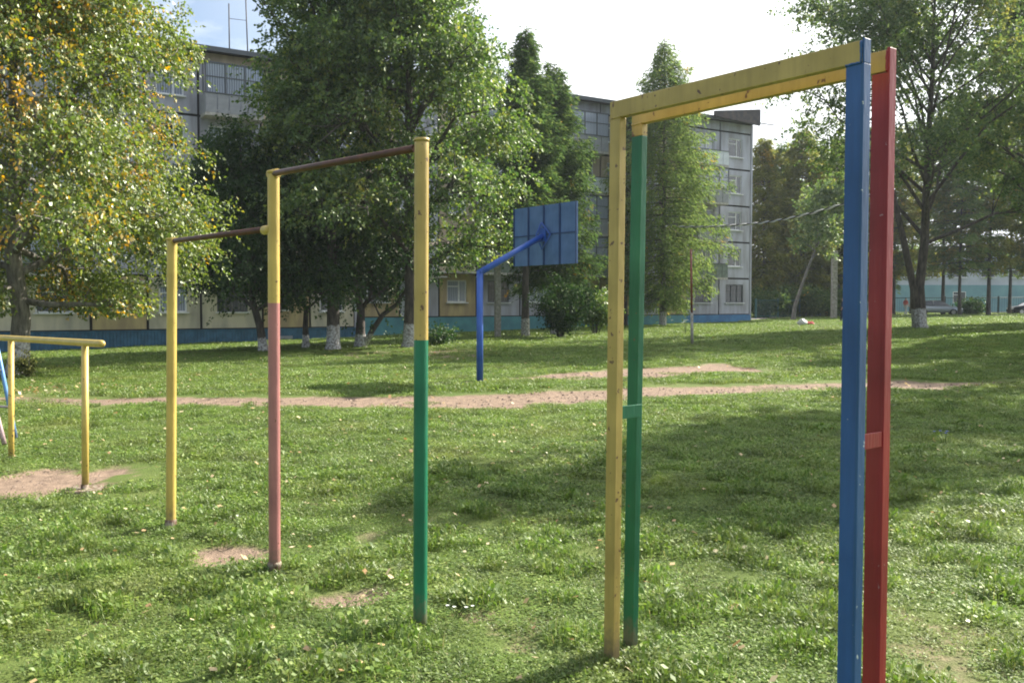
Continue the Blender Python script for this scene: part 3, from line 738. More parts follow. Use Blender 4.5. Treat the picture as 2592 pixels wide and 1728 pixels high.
# ------------------------------------------------------------------ trees
def tree_limb_paths(H, r0, profile, nl, nsub, ntw, rg, trunk, asc=(0.5, 1.1), tmin=0.18, mask=None):
    okp = (lambda q: True) if mask is None else (lambda q: bool(mask(np.array([q]) + np.array([[0.35 * np.sign(q[0]), 0, 0]]), rg)[0]))
    """returns trunk-ish tubes and twig end points"""
    tubes = []; tips = []
    T = np.array(trunk, float)
    tt = np.linspace(0, 1, len(T))
    def tp(t): return np.array([np.interp(t, tt, T[:, k]) for k in range(3)])
    pt = [a for a, _ in profile]; pr = [b_ for _, b_ in profile]
    for i in range(nl):
        t0 = tmin + (0.95 - tmin) * ((i + rg.uniform(0, 0.9)) / nl) ** 0.9
        az = i * 2.39996 + rg.uniform(-0.4, 0.4)
        rise = asc(t0, rg) if callable(asc) else rg.uniform(*asc)
        p0 = tp(t0)
        tz = min(0.99, t0 + rg.uniform(0.05, 0.22))
        Rm = np.interp(tz, pt, pr) * rg.uniform(0.72, 1.08)
        for _try in range(7):
            if okp(p0 + np.array([math.cos(az) * Rm, math.sin(az) * Rm, Rm * rise])): break
            Rm *= 0.85
        end = p0 + np.array([math.cos(az) * Rm, math.sin(az) * Rm, Rm * rise * (1 - 0.35 * (t0 < 0.3))])
        mid = p0 + (end - p0) * 0.5 + np.array([0, 0, Rm * 0.10]) + rg.normal(size=3) * Rm * 0.06
        end[2] -= Rm * 0.12 * (1 - t0)
        rl = r0 * (1 - t0) * 0.42 + 0.02 * r0 + 0.015
        path = [p0, p0 + (mid - p0) * 0.5 + rg.normal(size=3) * Rm * 0.02, mid, (mid + end) / 2 + rg.normal(size=3) * Rm * 0.04, end]
        tubes.append((path, [rl, rl * 0.85, rl * 0.62, rl * 0.4, rl * 0.12], 6))
        P = np.array(path); ss = np.linspace(0, 1, 5)
        for j in range(nsub):
            s = rg.uniform(0.22, 1.0)
            q0 = np.array([np.interp(s, ss, P[:, k]) for k in range(3)])
            dirn = unit((end - p0)[None])[0]
            off = rg.normal(size=3); off -= dirn * np.dot(off, dirn) * 0.7; off[2] = abs(off[2]) * 0.6 - 0.15
            ln = Rm * rg.uniform(0.18, 0.40) * (1.15 - 0.4 * s)
            q1 = q0 + unit((off + dirn * 0.8)[None])[0] * ln
            if not okp(q1): continue
            qm = (q0 + q1) / 2 + rg.normal(size=3) * ln * 0.08
            tubes.append(([q0, qm, q1], [rl * 0.3, rl * 0.2, 0.006], 4))
            for k in range(ntw):
                s2 = rg.uniform(0.35, 1.05)
                tips.append((q0 + (q1 - q0) * s2, unit((rg.normal(size=3) * 0.8 + (q1 - q0) / (ln + 1e-6))[None])[0], ln))
    for k in range(max(4, nl // 3)):    # leader shoots
        q = tp(rg.uniform(0.8, 1.0)); tips.append((q, np.array([0, 0, 1.0]), 0.6))
    return tubes, tips
def broadleaf(name, label, base, H, r0, profile, nleaf, lsize, lmat, bmat, seed, nl=26, nsub=8, ntw=4, trunk=None, extra=None, asc=(0.5, 1.1), tmin=0.18, spread=0.45, group=None, droop=0.3, cat='tree', asym=None, mask=None, clump=0.25, sparse=0.0):
    rg = np.random.default_rng(seed)
    root = empty(name, base, 0, label, cat, group)
    if trunk is None:
        trunk = [(0, 0, -0.3)]
        a = rg.uniform(0, 6.28)
        for i in range(1, 9):
            t = i / 8; trunk.append((math.cos(a) * 0.03 * H * t * t + rg.normal() * 0.006 * H, math.sin(a) * 0.03 * H * t * t + rg.normal() * 0.006 * H, H * t * 0.97))
    tubes, tips = tree_limb_paths(H, r0, profile, nl, nsub, ntw, rg, trunk, asc, tmin, mask)
    mb = MB(); n = len(trunk)
    rad = [max(0.02, r0 * (1 - i / (n - 1)) ** 0.8) for i in range(n)]; 
    trunk2 = [trunk[0], (trunk[0][0], trunk[0][1], 0.02), (trunk[0][0] * .7 + trunk[1][0] * .3, trunk[0][1] * .7 + trunk[1][1] * .3, 0.25)] + list(trunk[1:])
    rad2 = [r0 * 1.45, r0 * 1.35, r0 * 1.08] + rad[1:]
    mb.tube(trunk2, rad2, 12)
    for path, rr_, k in (extra or []): mb.tube(path, rr_, k)
    mb.build('trunk', bmat, root)
    mb2 = MB()
    for path, rr_, k in tubes: mb2.tube(path, rr_, k, caps=False)
    br_ = mb2.build('branches', bmat, root); 
    # leaves
    if extra:
        for path, rr_, k in extra:
            if path[-1][2] > 1.5:
                for _ in range(ntw * 3): tips.append((np.array(path[-1], float) + rg.normal(size=3) * 0.5, unit(rg.normal(size=(1, 3)))[0], 0.8))
    C_ = np.array([t_[0] for t_ in tips]); D_ = np.array([t_[1] for t_ in tips]); LN = np.array([t_[2] for t_ in tips])
    if asym is not None: keep = asym(C_); C_, D_, LN = C_[keep], D_[keep], LN[keep]
    wgt = rg.uniform(0.35, 1.0, len(C_)) ** 1.5; wgt /= wgt.sum()
    ii = rg.choice(len(C_), nleaf, p=wgt)
    # leaves sit in rows on short twigs; twigs hang together in sprays
    K = 10; nt = nleaf // K
    ii = rg.choice(len(C_), nt, p=wgt)
    sp = (LN[ii] * clump + spread * 0.24)[:, None]
    o_ = C_[ii] + D_[ii] * rg.uniform(0, 1, (nt, 1)) * spread * 1.3 + np.clip(rg.normal(size=(nt, 3)), -1.7, 1.7) * sp * np.array([1, 1, 0.7])
    rad_ = o_ * np.array([1, 1, 0.0]); rad_ = rad_ / (np.linalg.norm(rad_, axis=1, keepdims=True) + 0.3)
    td = unit(rad_ * 0.7 + D_[ii] * 0.5 + rg.normal(size=(nt, 3)) * 0.45 + np.array([0, 0, 0.1 - droop * 0.9]))
    tl = spread * rg.uniform(0.5, 1.2, (nt, 1))
    kk = np.linspace(0.1, 1, K)
    c = (o_[:, None, :] + td[:, None, :] * tl[:, None, :] * kk[None, :, None]); c[:, :, 2] -= (kk ** 2)[None, :] * droop * tl * 0.35
    c = (c + rg.normal(size=c.shape) * lsize * 0.35).reshape(-1, 3)
    TD = np.repeat(td, K, 0)
    tw_t = np.repeat(rg.normal(size=nt) * 0.13, K)
    ok_ = np.ones(len(c), bool)
    if mask is not None: ok_ &= mask(c, rg)
    ok_ &= c[:, 2] > (0.5 if H > 3 else 0.03)
    c = c[ok_]; TD = TD[ok_]; tw_t = tw_t[ok_]
    me_ = quads_mesh('crown', leaf_quads(c, lsize, rg, droop, bias=TD), np.clip(rg.beta(2, 2, len(c)) + tw_t, 0, 1), lmat)
    link('crown', me_, root)
    return root
def gbase(u, v, Y):
    p = px(u, v, Y); return (p.x, p.y, g1(p.x, p.y))

def mask_left(c, rg):
    lim = np.interp(c[:, 2], [0, 1.4, 2, 3.3, 4.2, 5.3, 6.2, 6.9, 7.9, 8.4, 9.2, 12], [3.1, 3.1, 3.9, 4.3, 4.9, 5.4, 5.0, 4.5, 3.9, 4.0, 4.6, 4.6])
    return (c[:, 2] > 1.25 + 0.5 * fbm(c[:, 0] * 1.5, c[:, 1] * 1.5, 13, 2)) & (c[:, 0] < lim + (fbm(c[:, 1] * 1.3 + 9, c[:, 2] * 1.6, 2, 3) - 0.5) * 1.2)
def mask_pop(c, rg):
    lim = np.interp(c[:, 2], [0, 7, 8.6, 9.6, 11.0, 12.5, 13.5, 18], [9, 9, 3.2, 2.0, 1.8, 2.3, 2.9, 3.2])
    return -c[:, 0] < lim + (fbm(c[:, 1] * 1.1 + 5, c[:, 2] * 1.4, 8, 3) - 0.5) * 1.2
def mask_tall(c, rg):
    lim = np.interp(c[:, 2], [0, 2, 3.4, 6.5, 7.7, 9, 10.3, 11.7, 12.7, 13.5, 18], [3.6, 3.7, 4.1, 5.5, 5.6, 4.8, 4.1, 3.4, 2.9, 3.0, 2.6])
    return c[:, 0] < lim + (fbm(c[:, 1] * 1.1 + 15, c[:, 2] * 1.3, 18, 3) - 0.5) * 1.4
# left tree, turning yellow in places
broadleaf('elm_tree', 'broad leafy tree with orange patches at the left edge, whitewashed trunk behind the yellow beam', gbase(38, 860, 22), 11.8, 0.23,
          [(0.05, 3.6), (0.14, 4.6), (0.3, 5.0), (0.5, 5.3), (0.7, 4.9), (0.85, 3.9), (1, 2.0)], 150000, 0.100, M['lf_left'], M['bark_birch'], 11, nl=54, nsub=12, ntw=4,
          asc=lambda t, rg: rg.uniform(-0.55, 0.35) if t < 0.45 else rg.uniform(-0.50, 0.6), tmin=0.15, spread=0.55, droop=0.9, clump=0.22, mask=mask_left)
# tall poplars in the middle
def mk_trunk(H, dx, dy, rg, w=0.004):
    return [(0, 0, -0.3)] + [(dx * (i / 9) ** 1.5 + rg.normal() * w * H, dy * (i / 9) ** 1.5 + rg.normal() * w * H, H * i / 9) for i in range(1, 10)]
rgt = np.random.default_rng(3)
broadleaf('poplar_tree', 'tallest bright green poplar with straight whitewashed trunk behind the green and yellow post', gbase(941, 795, 36), 17.5, 0.27,
          [(0.08, 3.8), (0.16, 4.8), (0.3, 6.2), (0.45, 6.6), (0.6, 5.3), (0.78, 3.9), (0.93, 2.6), (1, 1.2)], 120000, 0.15, M['lf_mid'], M['bark_white'], 21, nl=52, nsub=11, ntw=4,
          trunk=mk_trunk(17.5, 0.1, 0, rgt, 0.002), asc=(0.0, 0.95), tmin=0.15, spread=0.6, droop=0.7, mask=mask_tall, clump=0.2)
broadleaf('poplar_tree', 'tall bluish green poplar with thick whitewashed trunk between two small dark trees', gbase(765, 806, 35), 17.0, 0.25,
          [(0.16, 2.0), (0.3, 3.4), (0.5, 4.0), (0.65, 3.9), (0.8, 3.4), (0.93, 2.6), (1, 1.2)], 70000, 0.145, M['lf_mid'], M['bark_white'], 22, nl=34, nsub=9, ntw=4,
          trunk=mk_trunk(17.0, -0.6, 0, rgt, 0.003), asc=(0.5, 1.2), tmin=0.2, spread=0.55, droop=0.4, clump=0.2, mask=mask_pop)
# small dark trees
broadleaf('small_tree', 'small dark tree with trunk leaning left behind the pink post', gbase(606, 806, 34.5), 8.6, 0.17,
          [(0.15, 2.2), (0.3, 3.2), (0.5, 3.3), (0.75, 2.6), (1, 1.2)], 42000, 0.12, M['lf_dark'], M['bark_low'], 31, nl=24, nsub=9, ntw=4,
          trunk=[(0, 0, -0.3), (-0.12, 0, 0.9), (-0.4, 0, 1.9), (-0.6, 0.1, 3.2), (-0.75, 0.1, 4.8), (-0.8, 0.1, 6.4), (-0.8, 0, 8.3)], asc=(0.0, 0.6), tmin=0.24, spread=0.55, droop=0.8)
broadleaf('small_tree', 'small dark tree with crooked trunk bending left, right of the pink post', gbase(703, 797, 37), 8.0, 0.14,
          [(0.2, 2.0), (0.4, 2.9), (0.6, 2.8), (1, 1.2)], 32000, 0.12, M['lf_dark'], M['bark_low'], 32, nl=20, nsub=8, ntw=4,
          trunk=[(0, 0, -0.3), (-0.02, 0, 0.8), (0.02, 0, 1.6), (-0.35, 0, 2.2), (-0.8, 0.1, 2.9), (-0.95, 0.1, 4.6), (-0.9, 0, 7.6)], asc=(0.1, 0.8), tmin=0.32, spread=0.5, droop=0.6)
broadleaf('small_tree', 'forked dark tree with a low limb arching right beside the tall poplar', gbase(828, 792, 37), 7.2, 0.22,
          [(0.25, 2.1), (0.45, 2.8), (0.7, 2.4), (1, 1.0)], 26000, 0.12, M['lf_dark'], M['bark_low'], 33, nl=18, nsub=8, ntw=4,
          trunk=[(0, 0, -0.3), (0, 0, 0.7), (0.03, 0, 1.5), (-0.15, 0, 2.3), (-0.4, 0, 3.4), (-0.4, 0, 5.0), (-0.3, 0, 7.0)],
          extra=[([(0.15, 0, 0.05), (0.5, -0.1, 0.7), (0.95, -0.1, 1.35), (1.5, -0.1, 1.75), (1.95, 0, 2.5), (2.1, 0, 3.3)], [0.14, 0.12, 0.10, 0.085, 0.06, 0.03], 8),
                 ([(0.85, -0.1, 1.2), (0.6, -0.15, 1.75), (0.45, -0.15, 1.95)], [0.05, 0.035, 0.015], 6),
                 ([(0.05, 0, 1.5), (0.45, 0, 2.2), (0.55, 0, 3.2)], [0.10, 0.07, 0.04], 6)], asc=(0.1, 0.8), tmin=0.34, spread=0.5, droop=0.6)
# big two-stemmed tree at right
broadleaf('poplar_tree', 'wide airy two-stemmed poplar with whitewashed foot right of the red post', gbase(2118, 747, 42), 17.6, 0.235,
          [(0.14, 4.0), (0.3, 6.0), (0.45, 6.6), (0.6, 6.6), (0.75, 5.6), (0.9, 3.9), (1, 1.8)], 80000, 0.155, M['lf_right'], M['bark_white'], 41, nl=40, nsub=10, ntw=4,
          trunk=mk_trunk(17.6, 0.4, 0, rgt, 0.003),
          extra=[([(-0.22, 0, -0.1), (-0.42, 0, 1.9), (-0.9, 0, 4.0), (-1.5, 0, 6.4), (-2.1, 0, 9.0), (-2.5, 0, 12)], [0.22, 0.17, 0.145, 0.11, 0.07, 0.03], 10)],
          asc=(0.5, 1.3), tmin=0.2, spread=0.65, droop=0.3, clump=0.20)
broadleaf('poplar_tree', 'pale green poplar crown cut by the right edge of the photo', (27.6, 47.5, g1(27.6, 47.5)), 18.5, 0.30,
          [(0.3, 3.2), (0.5, 4.4), (0.7, 4.0), (0.9, 2.6), (1, 1.2)], 52000, 0.19, M['lf_right'], M['bark_white'], 42, nl=28, nsub=9, ntw=4,
          asc=(0.5, 1.2), tmin=0.28, spread=0.7, clump=0.2)
# trees outside the frame on the right that shade the lawn
for i, (x, y, H, s, nlv) in enumerate([(12.8, 16.6, 11.5, 51, 14000), (25.0, 31.0, 14, 52, 20000), (17.8, 21.5, 12.5, 53, 15000)]):
    broadleaf('poplar_tree', ['nearest poplar just outside the right edge, shading the lawn by the frames', 'far poplar outside the right edge, shading the far lawn', 'middle poplar outside the right edge of the view'][i],
              (x, y, g1(x, y)), H, 0.2, [(0.35, 1.6), (0.55, 2.9), (0.75, 2.7), (1, 0.9)], nlv, 0.17, M['lf_right'], M['bark_white'], s, nl=18, nsub=7, ntw=4, asc=(0.5, 1.2), tmin=0.42, spread=0.5)

# conifers
_conif = {}
def conifer_meshes(key, H, profile, lmat, ntuft, tsize, seed, r0=0.16, tmin=0.2, whorl=0.42, droop=0.35, bmat=None, per=6):
    rg = np.random.default_rng(seed)
    mb = MB()
    n = 8
    tr = [(0, 0, -0.3)] + [(rg.normal() * 0.02, rg.normal() * 0.02, H * i / n) for i in range(1, n + 1)]
    mb.tube([(0, 0, -0.3), (0, 0, 0.05)] + tr[1:], [r0 * 1.4, r0 * 1.15] + [max(0.01, r0 * (1 - i / n)) for i in range(1, n + 1)], 9)
    mb2 = MB()
    pt = [a for a, _ in profile]; pr = [b_ for _, b_ in profile]
    segs = []
    z = H * tmin * rg.uniform(0.9, 1)
    while z < H * 0.97:
        t = z / H; Rm = np.interp(t, pt, pr)
        k = per
        a0 = rg.uniform(0, 6.28)
        for j in range(k):
            az = a0 + j * 6.283 / k + rg.uniform(-0.35, 0.35)
            L = Rm * rg.uniform(0.45, 1.15)
            zz = z + rg.normal() * whorl * 0.45
            up = 0.28 * L * (t - 0.25) * 1.5
            p0 = np.array([0, 0, zz]); p1 = np.array([math.cos(az) * L * 0.5, math.sin(az) * L * 0.5, zz + up * 0.6 - droop * 0.10 * L]); p2 = np.array([math.cos(az) * L, math.sin(az) * L, zz + up - droop * 0.28 * L])
            mb2.tube([p0, p1, p2], [0.03 + 0.02 * (1 - t), 0.02, 0.006], 4, caps=False)
            segs.append((p0, p1, p2, L))
        z += whorl * rg.uniform(0.75, 1.25) * (1.15 - 0.45 * t)
    Ls = np.array([s[3] for s in segs]); w = Ls / Ls.sum()
    ii = rg.choice(len(segs), ntuft, p=w)
    S0 = np.array([s[0] for s in segs]); S1 = np.array([s[1] for s in segs]); S2 = np.array([s[2] for s in segs])
    s = (0.18 + 0.87 * rg.uniform(0, 1, ntuft) ** 0.8)[:, None]
    c = (1 - s) ** 2 * S0[ii] + 2 * s * (1 - s) * S1[ii] + s * s * S2[ii]
    side = unit(np.cross(S2[ii] - S0[ii], np.array([0, 0, 1.0])))
    wd = (0.28 * Ls[ii] * (1.05 - s[:, 0]) + 0.08)[:, None]
    c = c + side * rg.normal(size=(ntuft, 1)) * wd * 0.75 + rg.normal(size=(ntuft, 3)) * 0.08
    c[:, 2] -= np.abs(rg.normal(size=ntuft)) * 0.25 * droop * 2
    d = unit(unit(S2[ii] - S0[ii]) * 0.7 + side * rg.normal(size=(ntuft, 1)) * 0.8 + rg.normal(size=(ntuft, 3)) * 0.35 + np.array([0, 0, -droop]))
    L = tsize * rg.uniform(0.6, 1.4, (ntuft, 1))
    sd = unit(np.cross(d, rg.normal(size=(ntuft, 3))))
    W = L * 0.26
    V4 = np.stack([c - sd * W * 0.2, c + d * L * 0.4 - sd * W * 0.5, c + d * L, c + d * L * 0.45 + sd * W * 0.5], 1)
    me_c = quads_mesh('crown', V4, np.clip(rg.beta(2, 2, ntuft), 0, 1), lmat)
    _conif[key] = (mb.mesh('trunk', bmat or M['bark_dark']), mb2.mesh('branches', M['bark_dark']), me_c)
def conifer(key, label, base, rz=0.0, sc=(1, 1, 1), group=None, name='larch_tree'):
    root = empty(name, base, rz, label, 'tree', group); root.scale = sc
    for nm, me_ in zip(('trunk', 'branches', 'crown'), _conif[key]): link(nm, me_, root)
    return root
conifer_meshes('A', 15.6, [(0.2, 1.9), (0.4, 2.3), (0.6, 1.9), (0.8, 1.2), (0.9, 0.7), (0.96, 0.28), (1, 0.04)], M['lf_spruce'], 42000, 0.23, 61, 0.2, 0.34, 0.2, 0.5, M['bark_white'], per=4)
conifer('A', 'dark spire larch above the basketball board, whitewashed trunk below it', gbase(1207, 776, 45))
conifer_meshes('B', 14.4, [(0.1, 2.4), (0.3, 2.6), (0.5, 2.3), (0.7, 1.7), (0.88, 1.0), (1, 0.1)], M['lf_spruce'], 46000, 0.23, 62, 0.17, 0.2, 0.2, 0.5, M['bark_white'], per=4)
conifer('B', 'dense dark larch between the taller spire and the yellow frame post', gbase(1272, 772, 47.5))
conifer_meshes('C', 19.2, [(0.08, 1.6), (0.16, 2.8), (0.28, 4.3), (0.45, 4.1), (0.6, 3.4), (0.75, 2.5), (0.86, 1.6), (0.93, 0.8), (0.975, 0.22), (1, 0.05)], M['lf_larch'], 66000, 0.23, 63, 0.22, 0.10, 0.24, 0.7, M['bark_white'], per=4)
conifer('C', 'light green larch standing alone before the block, framed by the yellow gate', gbase(1522, 750, 60))
conifer_meshes('D', 15.0, [(0.1, 1.0), (0.5, 1.2), (0.8, 0.8), (1, 0.1)], M['lf_spruce'], 9000, 0.28, 64, 0.13, 0.2, 0.45, 0.3)
conifer('D', 'slim dark larch half hidden behind the green post', gbase(1437, 748, 62.5))
conifer_meshes('E', 17.5, [(0.1, 1.6), (0.18, 2.2), (0.3, 2.6), (0.5, 2.5), (0.7, 1.9), (0.88, 1.1), (1, 0.1)], M['lf_yel'], 24000, 0.38, 65, 0.14, 0.12, 0.3, 0.5, per=4)
conifer_meshes('Fk', 18.5, [(0.16, 2.4), (0.3, 2.9), (0.5, 2.7), (0.7, 2.0), (0.88, 1.2), (1, 0.1)], M['lf_larch'], 24000, 0.38, 66, 0.14, 0.12, 0.3, 0.5, per=4)
conifer_meshes('G', 18.0, [(0.2, 1.6), (0.32, 2.5), (0.5, 2.5), (0.7, 1.9), (0.88, 1.1), (1, 0.1)], M['lf_yel'], 13000, 0.36, 67, 0.15, 0.25, 0.42, 0.4, per=4)
conifer_meshes('H', 18.5, [(0.2, 1.8), (0.32, 2.7), (0.5, 2.7), (0.7, 2.0), (0.88, 1.2), (1, 0.1)], M['lf_larch'], 13000, 0.36, 68, 0.13, 0.23, 0.42, 0.4, per=4)
back = [(1752, 83, 'E', .95, 'yellowing larch right beside the corner of the block'), (1790, 88, 'Fk', .92, 'green larch second from the corner of the block'), (1838, 84, 'E', 1.0, 'yellow-brown larch left of the concrete pole'),
        (1880, 90, 'Fk', .95, 'green larch behind the leaning trunk'), (1925, 86, 'E', .98, 'yellow larch mostly hidden by the blue post'), (1985, 92, 'Fk', 1.05, 'larch behind the blue and red posts'),
        (2052, 90, 'G', 1.05, 'yellowing larch just right of the red post'), (2092, 94, 'H', 1.1, 'larch behind the forked poplar'), (2165, 88, 'G', 1.1, 'yellowing larch behind the silver car'),
        (2204, 86, 'H', 1.12, 'larch with thin bare trunk right of the silver car'), (2270, 87, 'G', 1.2, 'thick-trunked larch before the far fence'), (2318, 90, 'H', 1.15, 'larch beside the dark car'), (2372, 88, 'G', 1.2, 'larch cut by the right edge'),
        (2440, 90, 'H', 1.2, 'larch outside the right edge')]
for i, (u, Y, k, s, lab) in enumerate(back):
    p = px(u, 725, Y)
    conifer(k, lab, (p.x, Y, g1(p.x, Y)), i * 1.7, (s * 1.12, s * 1.12, s), group='larches along the far fence')
for i, (x, y, k, s_) in enumerate([(31, 46, 'Fk', 1.0), (27, 37, 'E', 1.0), (36.5, 55, 'Fk', 1.0)]):
    conifer(k, ['larch outside the right edge, casting a stripe of shade', 'nearest larch outside the right edge', 'farthest larch outside the right edge'][i], (x, y, g1(x, y)), i, (s_, s_, s_))
# distant wood behind everything
rgw = np.random.default_rng(77)
N = 90000
ax = rgw.uniform(-130, 160, N); ctop = 7 + 5 * fbm(ax * 0.12, ax * 0, 4, 3) 
c = np.stack([ax, 150 + rgw.uniform(0, 14, N), rgw.uniform(0, 1, N) ** 0.8 * ctop], 1)
o = link('distant_wood', quads_mesh('distant_wood', leaf_quads(c, 1.1, rgw), rgw.beta(2, 2, N), M['lf_larch']))
tag(o, 'hazy line of woodland far behind the low building', 'wood', kind='stuff')
# leaning grey tree by the concrete pole
b0 = gbase(1822, 722, 72)
broadleaf('leaning_tree', 'grey trunk leaning right with a thin crown near the concrete pole', b0, 11, 0.17, [(0.4, 1.5), (0.7, 2.4), (1, 1.3)], 9000, 0.24, M['lf_right'], M['bark_grey'], 71,
          nl=14, nsub=7, ntw=3, trunk=[(0, 0, -0.3), (0.1, 0, 1.0), (0.6, 0, 2.6), (1.3, 0, 4.6), (2.1, 0, 6.5), (2.6, 0, 8.5), (2.9, 0, 10.6)], tmin=0.5, spread=0.6)
# bushes
def bush(name, label, base, H, Rr, nleaf, ls, lm, seed, stems=9):
    rg = np.random.default_rng(seed); root = empty(name, base, 0, label, 'bush')
    mb = MB(); tips = []
    for i in range(stems):
        az = rg.uniform(0, 6.28); q = rg.uniform(0.2, 1.0)
        p2 = np.array([math.cos(az) * Rr * q, math.sin(az) * Rr * q, H * rg.uniform(0.65, 1.0) * (1 - 0.25 * q)])
        p1 = p2 * np.array([0.4, 0.4, 0.55]); mb.tube([(p2[0] * 0.1, p2[1] * 0.1, -0.1), p1, p2], [0.03 * H / 2.5, 0.02 * H / 2.5, 0.006], 5)
        for k in range(10): tips.append(p1 + (p2 - p1) * rg.uniform(-0.35, 1.05) + rg.normal(size=3) * np.array([.22, .22, .12]) * Rr)
    mb.build('stems', M['bark_dark'], root)
    T = np.array(tips); ii = rg.integers(0, len(T), nleaf)
    c = T[ii] + rg.normal(size=(nleaf, 3)) * np.array([.17, .17, .13]) * Rr
    c[:, 2] = np.abs(c[:, 2]) + 0.02
    link('leaves', quads_mesh('leaves', leaf_quads(c, ls, rg), rg.beta(2, 2, nleaf), lm), root)
    return root
bush('bush', 'large dark bush below the basketball board', gbase(1285, 774, 43.5), 3.0, 1.35, 13000, 0.12, leafmat('dark_bush_leaves', [(0, (0.012, 0.032, 0.010)), (0.7, (0.026, 0.058, 0.014)), (1, (0.07, 0.10, 0.02))], gloss=0.02, rough=0.6, trans=.3), 81, 14)
bush('bush', 'paler shrub between the dark bush and the yellow frame post', gbase(1368, 762, 48), 2.6, 1.2, 6000, 0.14, M['lf_mid'], 82, 10)
bush('bush', 'little speckled bush at the foot of the left tree', gbase(68, 864, 21.0), 0.62, 0.34, 1500, 0.055, M['lf_bush'], 83, 8)
bush('bush', 'low dark undergrowth left of the green and yellow post', gbase(1010, 782, 38), 0.7, 1.0, 1600, 0.10, M['lf_dark'], 84, 8)
bush('bush', 'dark round bush by the far fence right of the silver car', gbase(2232, 722, 90), 1.6, 1.6, 2500, 0.22, M['lf_dark'], 85, 8)
for k, (u, Y, lab) in enumerate([(1760, 79, 'undergrowth left end of the teal fence'), (1800, 80, 'undergrowth middle of the teal fence'), (1850, 79, 'undergrowth right of the leaning trunk'), (1900, 80, 'undergrowth beside the concrete pole')]):
    p = px(u, 725, Y); bush('bush', 'dark ' + lab, (p.x, Y, g1(p.x, Y)), 2.6, 1.9, 5000, 0.24, M['lf_spruce'], 90 + k, 10)

# ------------------------------------------------------------------ fences, poles, cars
def fence(name, label, p0, p1, h, n, mk, bars):
    d = (p1 - p0); L = d.length; az = math.atan2(d.y, d.x)
    root = empty(name, (p0.x, p0.y, p0.z), az, label, 'fence')
    dz = (p1.z - p0.z) / L
    pm = MB().box(-0.06, 0.06, -0.06, 0.06, -0.3, h + 0.12).mesh('post', M[mk])
    for i in range(n + 1): link('post', pm, root, (L * i / n, 0, dz * L * i / n))
    for zz in (h - 0.03, 0.25): MB().tube([(0, 0, zz), (L, 0, zz + dz * L)], 0.035, 5).build('rail', M[mk], root)
    mb = MB(); k = int(L / bars)
    for i in range(k):
        x = L * (i + 0.5) / k; mb.box(x - 0.008, x + 0.008, 0.05, 0.066, 0.1 + dz * x, h - 0.07 + dz * x)
    o = mb.build('bars', M[mk], root); o['kind'] = 'stuff'
    return root
def gp(u, Y):
    p = px(u, 725, Y); return Vector((p.x, Y, g1(p.x, Y)))
fence('metal_fence', 'dark metal fence in front of the turquoise building', gp(1990, 93), gp(2480, 90), 1.75, 8, 'fence_dark', 0.22)
fence('metal_fence', 'teal bar fence under the larches beside the block', gp(1736, 76), gp(1975, 82), 1.6, 5, 'fence_teal', 0.16)
b0 = gbase(1915, 726, 75)
mb = MB().box(-0.2, 0.2, -0.2, 0.2, -0.3, 5.6); tag(mb.build('concrete_pole', M['stone'], None, b0), 'thick grey concrete pole left of the blue post', 'pole')
b0 = gbase(1143, 770, 44.5)
mb = MB().box(-0.14, 0.14, -0.14, 0.14, -0.3, 3.6); tag(mb.build('concrete_post', M['stone'], None, b0, R(15), bevel=0.02), 'squared concrete post under the poplar, right of the basketball pole', 'post')

